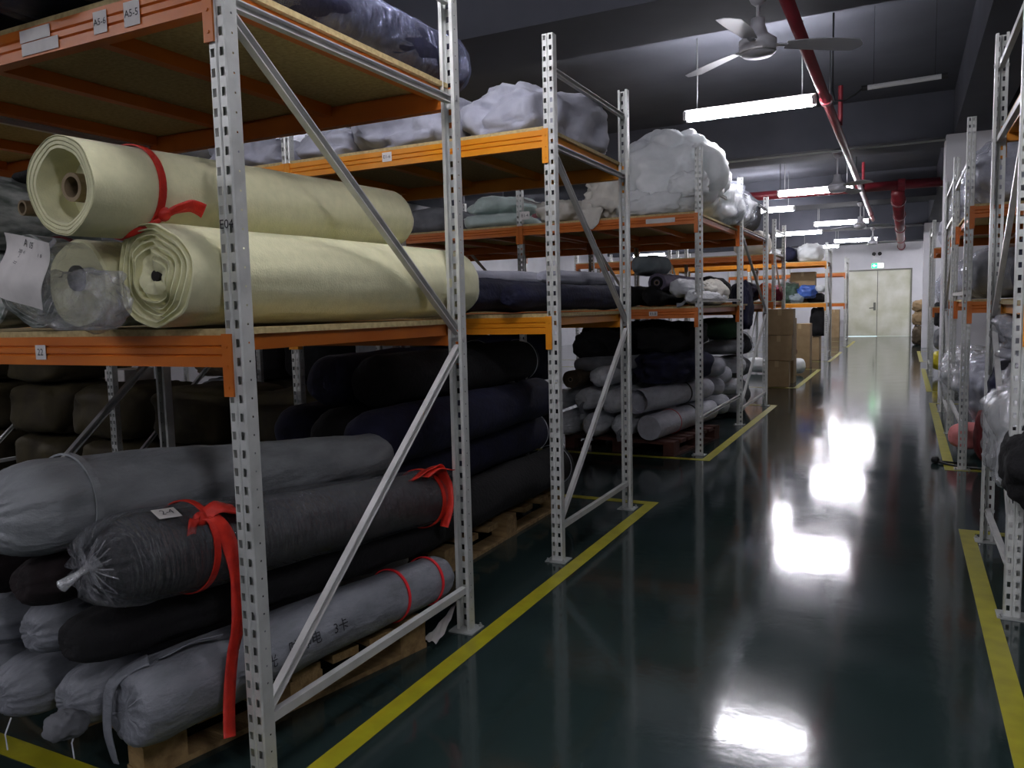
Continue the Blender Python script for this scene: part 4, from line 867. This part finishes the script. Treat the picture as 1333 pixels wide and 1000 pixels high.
for i, x in enumerate((-2.6, -2.9)):
    carton('brown carton on the farthest left rack, %s' % ('nearer the door', 'away from the door')[i], x-0.28*i-0.3, x-0.28*i, 25.6, 26.2, 1.302, 0.5)

# ------------------------------------------------------------------ right side cargo
bag('plastic_bag', 'bulging clear plastic bag of white stuff spilling into the aisle from the nearest right rack', (0.63, 4.42, 0.38), (0.27, 0.42, 0.32), M['whitebag'], wrap='filmwhite', pw=2.2, lump=0.18, fr=5, crease=0.1, seed=301, n=72, seg=48)
bag('grey_bundle', 'grey cloth bundle on the floor under the bulging plastic bag', (0.80, 4.35, 0.0), (0.28, 0.36, 0.22), M['greybag'], 'cloth', lump=0.1, seed=302, part='cloth')
bag('black_bundle', 'big black cloth bundle jutting out at the right edge of the picture', (0.645, 3.73, 0.44), (0.29, 0.27, 0.21), M['black'], 'cloth', lump=0.12, seed=303, part='cloth', n=60, seg=40, pw=2.3)
bag('grey_bundle', 'grey cloth bundle on the floor under the black bundle', (0.86, 3.95, 0.0), (0.3, 0.3, 0.24), M['greybag'], 'cloth', lump=0.1, seed=304, part='cloth')
bag('navy_bundle', 'navy cloth bundle with a white plastic flap, above the bulging plastic bag', (0.62, 4.80, 0.70), (0.22, 0.22, 0.155), M['navy'], 'cloth', lump=0.12, seed=305, part='cloth')
bag('plastic_bag', 'pale folded plastic flap lying on the navy bundle of the nearest right rack', (0.60, 4.76, 1.0), (0.17, 0.16, 0.03), M['quilt'], 'plastic', wrap='filmwhite', lump=0.2, seed=309)
bag('plastic_bag', 'crinkled clear plastic bag just under the middle shelf of the nearest right rack', (0.68, 4.78, 1.055), (0.26, 0.28, 0.10), M['quilt'], wrap='filmwhite', lump=0.2, fr=6, seed=306, n=60, seg=40)
bag('navy_bundle', 'navy cloth bundle on the middle shelf of the nearest right rack', (0.74, 4.45, 1.302), (0.28, 0.4, 0.22), M['navy'], 'cloth', lump=0.12, seed=307, part='cloth')
bag('grey_bag', 'pale bag in clear plastic on the top shelf of the nearest right rack', (0.8, 4.35, 2.222), (0.32, 0.42, 0.16), M['greybag'], lump=0.15, seed=308, wrap='filmthin')
# second right rack
bag('plastic_bag', 'big crumpled white plastic bag on the floor before the white column', (0.62, 9.2, 0.30), (0.26, 0.52, 0.26), M['whitebag'], wrap='filmwhite', lump=0.2, fr=5, crease=0.12, cfr=7, seed=311, n=72, seg=48)
bag('grey_bundle', 'grey bundle on the floor beneath the crumpled white plastic bag', (0.75, 9.2, 0.0), (0.26, 0.5, 0.165), M['greybag'], 'cloth', lump=0.1, seed=312, part='cloth')
bag('plastic_bag', 'tall pale bag in clear plastic behind the front upright of the deep right rack', (0.72, 7.75, 0.30), (0.27, 0.5, 0.27), M['quilt'], wrap='film', lump=0.15, fr=5, seed=313, n=60, seg=40)
bag('grey_bundle', 'grey cloth bundle on the floor under the tall pale bag', (0.80, 7.75, 0.0), (0.28, 0.5, 0.165), M['greybag'], 'cloth', lump=0.1, seed=315, part='cloth')
roll('pink_roll', 'pink cloth roll end at floor level beside the yellow line', (0.49, 7.55, 0.17), (1.5, 7.75, 0.17), 0.12, M['pink'], e0=GATHER, lump=0.08, seed=314, pleat0=0.2)
bag('darkred_bundle', 'dark red cloth hanging behind the upright at the front of the deep right rack', (0.60, 7.05, 0.05), (0.10, 0.12, 0.22), M['darkred'], 'cloth', lump=0.2, seed=316, part='cloth')
for i, (y, z, lab) in enumerate(((7.6, 1.312, 'middle shelf near side'), (9.4, 1.312, 'middle shelf far side'))):
    bag('plastic_bag', 'pale bag in clear plastic on the deep right rack, '+lab, (0.76, y, z), (0.30, 0.5, 0.21), M['quilt' if i else 'greybag'], wrap='film', lump=0.15, fr=5, seed=320+i, n=56, seg=40)
for i, (y, lab) in enumerate(((7.6, 'nearer'), (9.4, 'farther'))):
    bag('plastic_bag', 'big pale bag in shiny clear plastic on the deep right rack top shelf, '+lab, (0.76, y, 2.022), (0.33, 0.6, 0.27), M['quilt'], wrap='film', lump=0.15, fr=5, crease=0.1, seed=325+i, n=60, seg=44)
# black strap on the floor
t = thing('strap', 'black strap with a thick end lying on the floor by the yellow corner', 'strap', (0.38, 7.0, 0))
b = MB(); b.tube([(0.25,7.12,0.02),(0.33,7.05,0.008),(0.42,6.98,0.006),(0.55,6.92,0.012),(0.62,6.9,0.03)], 0.011, 8); b.tube([(0.25,7.12,0.02),(0.34,7.14,0.012),(0.42,7.13,0.008)], 0.008, 8); b.build('webbing', M['strap'], t, smooth=True)
b = MB(); b.lathe((0.215,7.13,0.028), (1,-0.3,0), [(0.012,0),(0.028,0.01),(0.028,0.05),(0.012,0.06)], 12); b.build('strap_end', M['strap'], t, smooth=True)
# far right
bag('black_bag', 'black bag hanging at the far right rack behind the column', (0.62, 15.8, 0.82), (0.18, 0.3, 0.24), M['black'], lump=0.2, seed=331)
bag('grey_bag', 'dark grey bag under the black bag at the far right rack', (0.66, 15.9, 0.42), (0.2, 0.35, 0.21), M['greybag'], lump=0.15, seed=332)
bag('yellow_bag', 'round yellow bag low at the far right rack', (0.58, 15.6, 0.10), (0.15, 0.2, 0.17), M['sacky'], lump=0.1, seed=333)
bag('white_bag', 'pale bag in clear plastic on the far right rack shelf', (0.8, 16.0, 1.202), (0.3, 0.5, 0.3), M['quilt'], lump=0.15, seed=334, wrap='filmthin')
bag('white_bag', 'tall pale bag on the far right rack top shelf', (0.8, 16.0, 2.202), (0.3, 0.5, 0.3), M['quilt'], lump=0.15, seed=335)
for i, (z, h, y) in enumerate(((0.0, 0.30, 26.4), (0.58, 0.22, 26.5), (0.98, 0.18, 26.5))):
    bag('brown_bag', ('bottom crumpled brown paper sack at the far right, by the door', 'middle crumpled brown paper sack at the far right, by the door', 'topmost crumpled brown paper sack at the far right, by the door')[i], (0.42, y, z), (0.22, 0.3, h), M['carton' if i else 'brown'], 'sack', lump=0.2, fr=5, crease=0.1, seed=340+i, part='sack')

# ------------------------------------------------------------------ ceiling things
def lamp(label, x, y, z=3.2, lit=True, L=1.26, group=None, w=0.20):
    t = thing('batten_lamp', label, 'lamp', (x, y, z), group)
    b = MB(); b.box(x-L/2, x+L/2, y-0.035, y+0.035, z+0.02, z+0.10)
    b.build('housing', M['lamphouse'], t)
    for s in (-1, 1):
        b = MB(); b.lathe((x-L/2+0.03, y+s*0.06, z+0.02), (1,0,0), [(0.019,0),(0.019,L-0.06)], 14); b.build('tube', M['tube'], t)
        for e in (-1, 1):
            MB().box(x+e*(L/2-0.015)-0.015, x+e*(L/2-0.015)+0.015, y+s*0.06-0.022, y+s*0.06+0.022, z-0.002, z+0.076).build('end_cap', M['lampend'], t)
    for e in (-0.4, 0.4):
        top = ZC
        for yy in BY:
            if yy < y < yy+0.85: top = BZ
        MB().tube([(x+e*L, y, z+0.1), (x+e*L, y, top)], 0.006, 6).build('hanger', M['lampend'], t)
    return t
aisle = [(8.25, 'nearest lit twin-tube ceiling lamp over the aisle'), (14.8, 'second lit ceiling lamp over the aisle, seen behind the second fan'), (21.0, 'third lit ceiling lamp over the aisle'), (27.2, 'lit ceiling lamp over the aisle closest to the double door')]
for y, lab in aisle: lamp(lab, -1.43, y)
lamp('lit ceiling lamp over the left racks, between the second and third aisle lamps', -2.68, 17.2)
lamp('lit ceiling lamp over the left racks, just left of the third aisle lamp', -2.68, 23.3)
for x, y in ((-8.6, 3.0), (-8.6, 9.5), (-8.6, 16.0), (-8.6, 22.5), (-8.6, 29.0), (-2.68, 29.5), (3.0, 23.0), (1.85, 30.6), (1.95, 26.2)):  # added lamps that brighten the side walls and the far end
    lamp('added lit ceiling lamp beyond the racks, out over the side bays', x, y, group='added side bay lamps')
for x, y in ((1.5, -0.2), (-1.43, -4.4), (-5.2, -1.4)): lamp('lit ceiling lamp behind the viewer', x, y, group='lamps behind the viewer')
lamp('lit ceiling lamp high over the near aisle, above the picture', -1.43, 1.95)
# unlit tube lamp hung on a cable at the right
t = thing('unlit_tube_lamp', 'thin unlit white tube lamp hanging at the right with a black cable', 'lamp', (-0.06, 8.2, 3.28))
MB().lathe((-0.36,8.2,3.28), (1,0,0.02), [(0.022,0),(0.022,0.62)], 12).build('tube', M['pvc'], t)
MB().lathe((-0.40,8.2,3.279), (1,0,0.02), [(0.024,0),(0.024,0.05)], 12).build('end_cap', M['strap'], t); MB().lathe((0.25,8.2,3.292), (1,0,0.02), [(0.024,0),(0.024,0.05)], 12).build('end_cap', M['strap'], t)
MB().tube([(-0.39,8.2,3.28),(-0.46,8.2,3.23),(-0.55,8.2,3.19),(-0.63,8.2,3.2),(-0.65,8.2,3.3),(-0.65,8.2,4.0)], 0.009, 8).build('cable', M['cable'], t, smooth=True)
for xx in (-0.3, 0.2): MB().tube([(xx,8.2,3.30),(xx,8.2,4.0)], 0.002, 6).build('hanger', M['cable'], t)
# fans
def fan(label, x, y, z, rot, top=BZ):
    t = thing('ceiling_fan', label, 'fan', (x, y, z))
    MB().lathe((x,y,top), (0,0,-1), [(0.03,0),(0.065,0.0),(0.07,0.02),(0.045,0.07),(0.02,0.09)], 20).build('canopy', M['fan'], t, smooth=True)
    MB().tube([(x,y,top-0.05),(x,y,z+0.1)], 0.013, 10).build('down_rod', M['fan'], t)
    MB().lathe((x,y,z), (0,0,1), [(0.02,-0.064),(0.10,-0.058),(0.118,-0.035),(0.122,0.0),(0.116,0.014),(0.126,0.02),(0.124,0.04),(0.10,0.058),(0.066,0.085),(0.05,0.135),(0.046,0.185),(0.02,0.19)], 32).build('motor_housing', M['fan'], t, smooth=True)
    MB().lathe((x,y,z-0.044), (0,0,1), [(0.104,0.0),(0.119,0.004),(0.121,0.014)], 32, cap=False).build('trim_ring', M['bolt'], t, solid=0.002)
    for k in range(3):
        a = rot+k*2*PI/3; ca, sa = math.cos(a), math.sin(a)
        b = MB(); vs = []; fs = []; n = 12
        for i in range(n+1):
            u = i/n; r = 0.19+0.51*u; hw = 0.05+0.032*math.sin(min(1,u*1.15)*PI*0.62); 
            if u > 0.9: hw *= math.sqrt(max(0.0, 1-((u-0.9)/0.1)**2))*0.8+0.2
            for s, th in ((-1,1),(1,1),(1,-1),(-1,-1)):
                lx, ly, lz = r, s*hw, 0.008+s*hw*-0.18+th*0.0018-0.02*u*u
                vs.append((x+lx*ca-ly*sa, y+lx*sa+ly*ca, z+lz))
        for i in range(n):
            for q in range(4): fs.append((i*4+q, i*4+(q+1) % 4, (i+1)*4+(q+1) % 4, (i+1)*4+q))
        fs.append((0,1,2,3)); fs.append(tuple(n*4+q for q in (3,2,1,0)))
        b.add(vs, fs); bl = b.build('blade', M['fan'], t, smooth=False)
        b = MB(); b.sweep([(x+0.085*ca,y+0.085*sa,z+0.012),(x+0.2*ca,y+0.2*sa,z+0.008)], [(-0.02,-0.004),(0.02,-0.004),(0.02,0.004),(-0.02,0.004)]); b.build('blade_arm', M['fan'], bl)
    return t
fan('nearest ceiling fan, large in the picture over the aisle', -0.935, 5.75, 3.06, math.radians(24))
fan('second ceiling fan, hanging before the second aisle lamp', -0.89, 12.2, 2.92, math.radians(70))
fan('third ceiling fan, small, before the third aisle lamp', -0.89, 18.6, 2.94, math.radians(30))
fan('farthest ceiling fan, tiny, near the double door', -0.87, 25.0, 2.99, math.radians(100))
# sprinkler pipes
t = thing('sprinkler_pipe', 'long red sprinkler pipe running down the aisle under the beams', 'pipe', (-0.74, 2.0, 3.30))
MB().tube([(-0.74,1.5,3.31),(-0.74,21.5,3.31)], 0.045, 16).build('pipe', M['redpipe'], t, smooth=True)
for y in (8.55, 14.5, 20.0): MB().lathe((-0.74,y,3.31), (0,1,0), [(0.045,0),(0.06,0.004),(0.06,0.09),(0.045,0.094)], 16).build('coupling', M['redpipe'], t)
for y in (9.9, 15.4): 
    MB().tube([(-0.70,y,3.31),(-0.70,y,3.75)], 0.026, 10).build('riser', M['redpipe'], t)
for y in (4.2, 9.0, 14.0, 20.5): MB().tube([(-0.74,y,3.35),(-0.74,y,4.0)], 0.006, 6).build('hanger', M['cable'], t)
t = thing('cross_pipe', 'thick red pipe crossing the hall at the left of the second fan', 'pipe', (-4, 16.2, 3.40))
MB().tube([(XL,16.2,3.44),(3.0,16.2,3.40)], 0.085, 18).build('pipe', M['redpipe'], t, smooth=True)
for x in (-0.1, -3.0): MB().lathe((x-0.06,16.2,3.41), (1,0,0), [(0.085,0),(0.11,0.004),(0.11,0.12),(0.085,0.124)], 18).build('coupling', M['redpipe'], t)
for x in (-6,-2.2,0.8): MB().tube([(x,16.2,3.5),(x,16.2,4.0)], 0.007, 6).build('hanger', M['cable'], t)
t = thing('main_pipe', 'thickest red pipe running to the end wall right of the double door', 'pipe', (-0.16, 16.4, 3.30))
MB().tube([(-0.16,16.3,3.29),(-0.16,YB,3.29)], 0.115, 20).build('pipe', M['redpipe'], t, smooth=True)
for y in (17.5, 20.5, 24.2, 28.5, 32.0): MB().lathe((-0.16,y,3.29), (0,1,0), [(0.115,0),(0.14,0.004),(0.14,0.12),(0.115,0.124)], 20).build('coupling', M['redpipe'], t)
t = thing('conduit', 'thin grey conduit along the underside of the second beam', 'conduit', (-1, 11.85, 3.38))
MB().tube([(-4,11.85,3.37),(0.45,11.85,3.37)], 0.014, 8).build('conduit_run', M['plate'], t)

# ------------------------------------------------------------------ world and view
w = bpy.data.worlds.new('world'); S.world = w; w.use_nodes = True
w.node_tree.nodes['Background'].inputs[0].default_value = (0.75, 0.9, 1.0, 1); w.node_tree.nodes['Background'].inputs[1].default_value = 1.0
S.view_settings.view_transform = 'Standard'; S.view_settings.look = 'None'
S.view_settings.exposure = 0.85; S.view_settings.gamma = 1.0; S.view_settings.use_curve_mapping = False
S.cycles.max_bounces = 8; S.cycles.diffuse_bounces = 4; S.cycles.glossy_bounces = 4; S.cycles.transparent_max_bounces = 12
S.cycles.use_denoising = True; S.cycles.use_adaptive_sampling = True
S.cycles.sample_clamp_indirect = 4.0; S.cycles.caustics_reflective = False; S.cycles.caustics_refractive = False
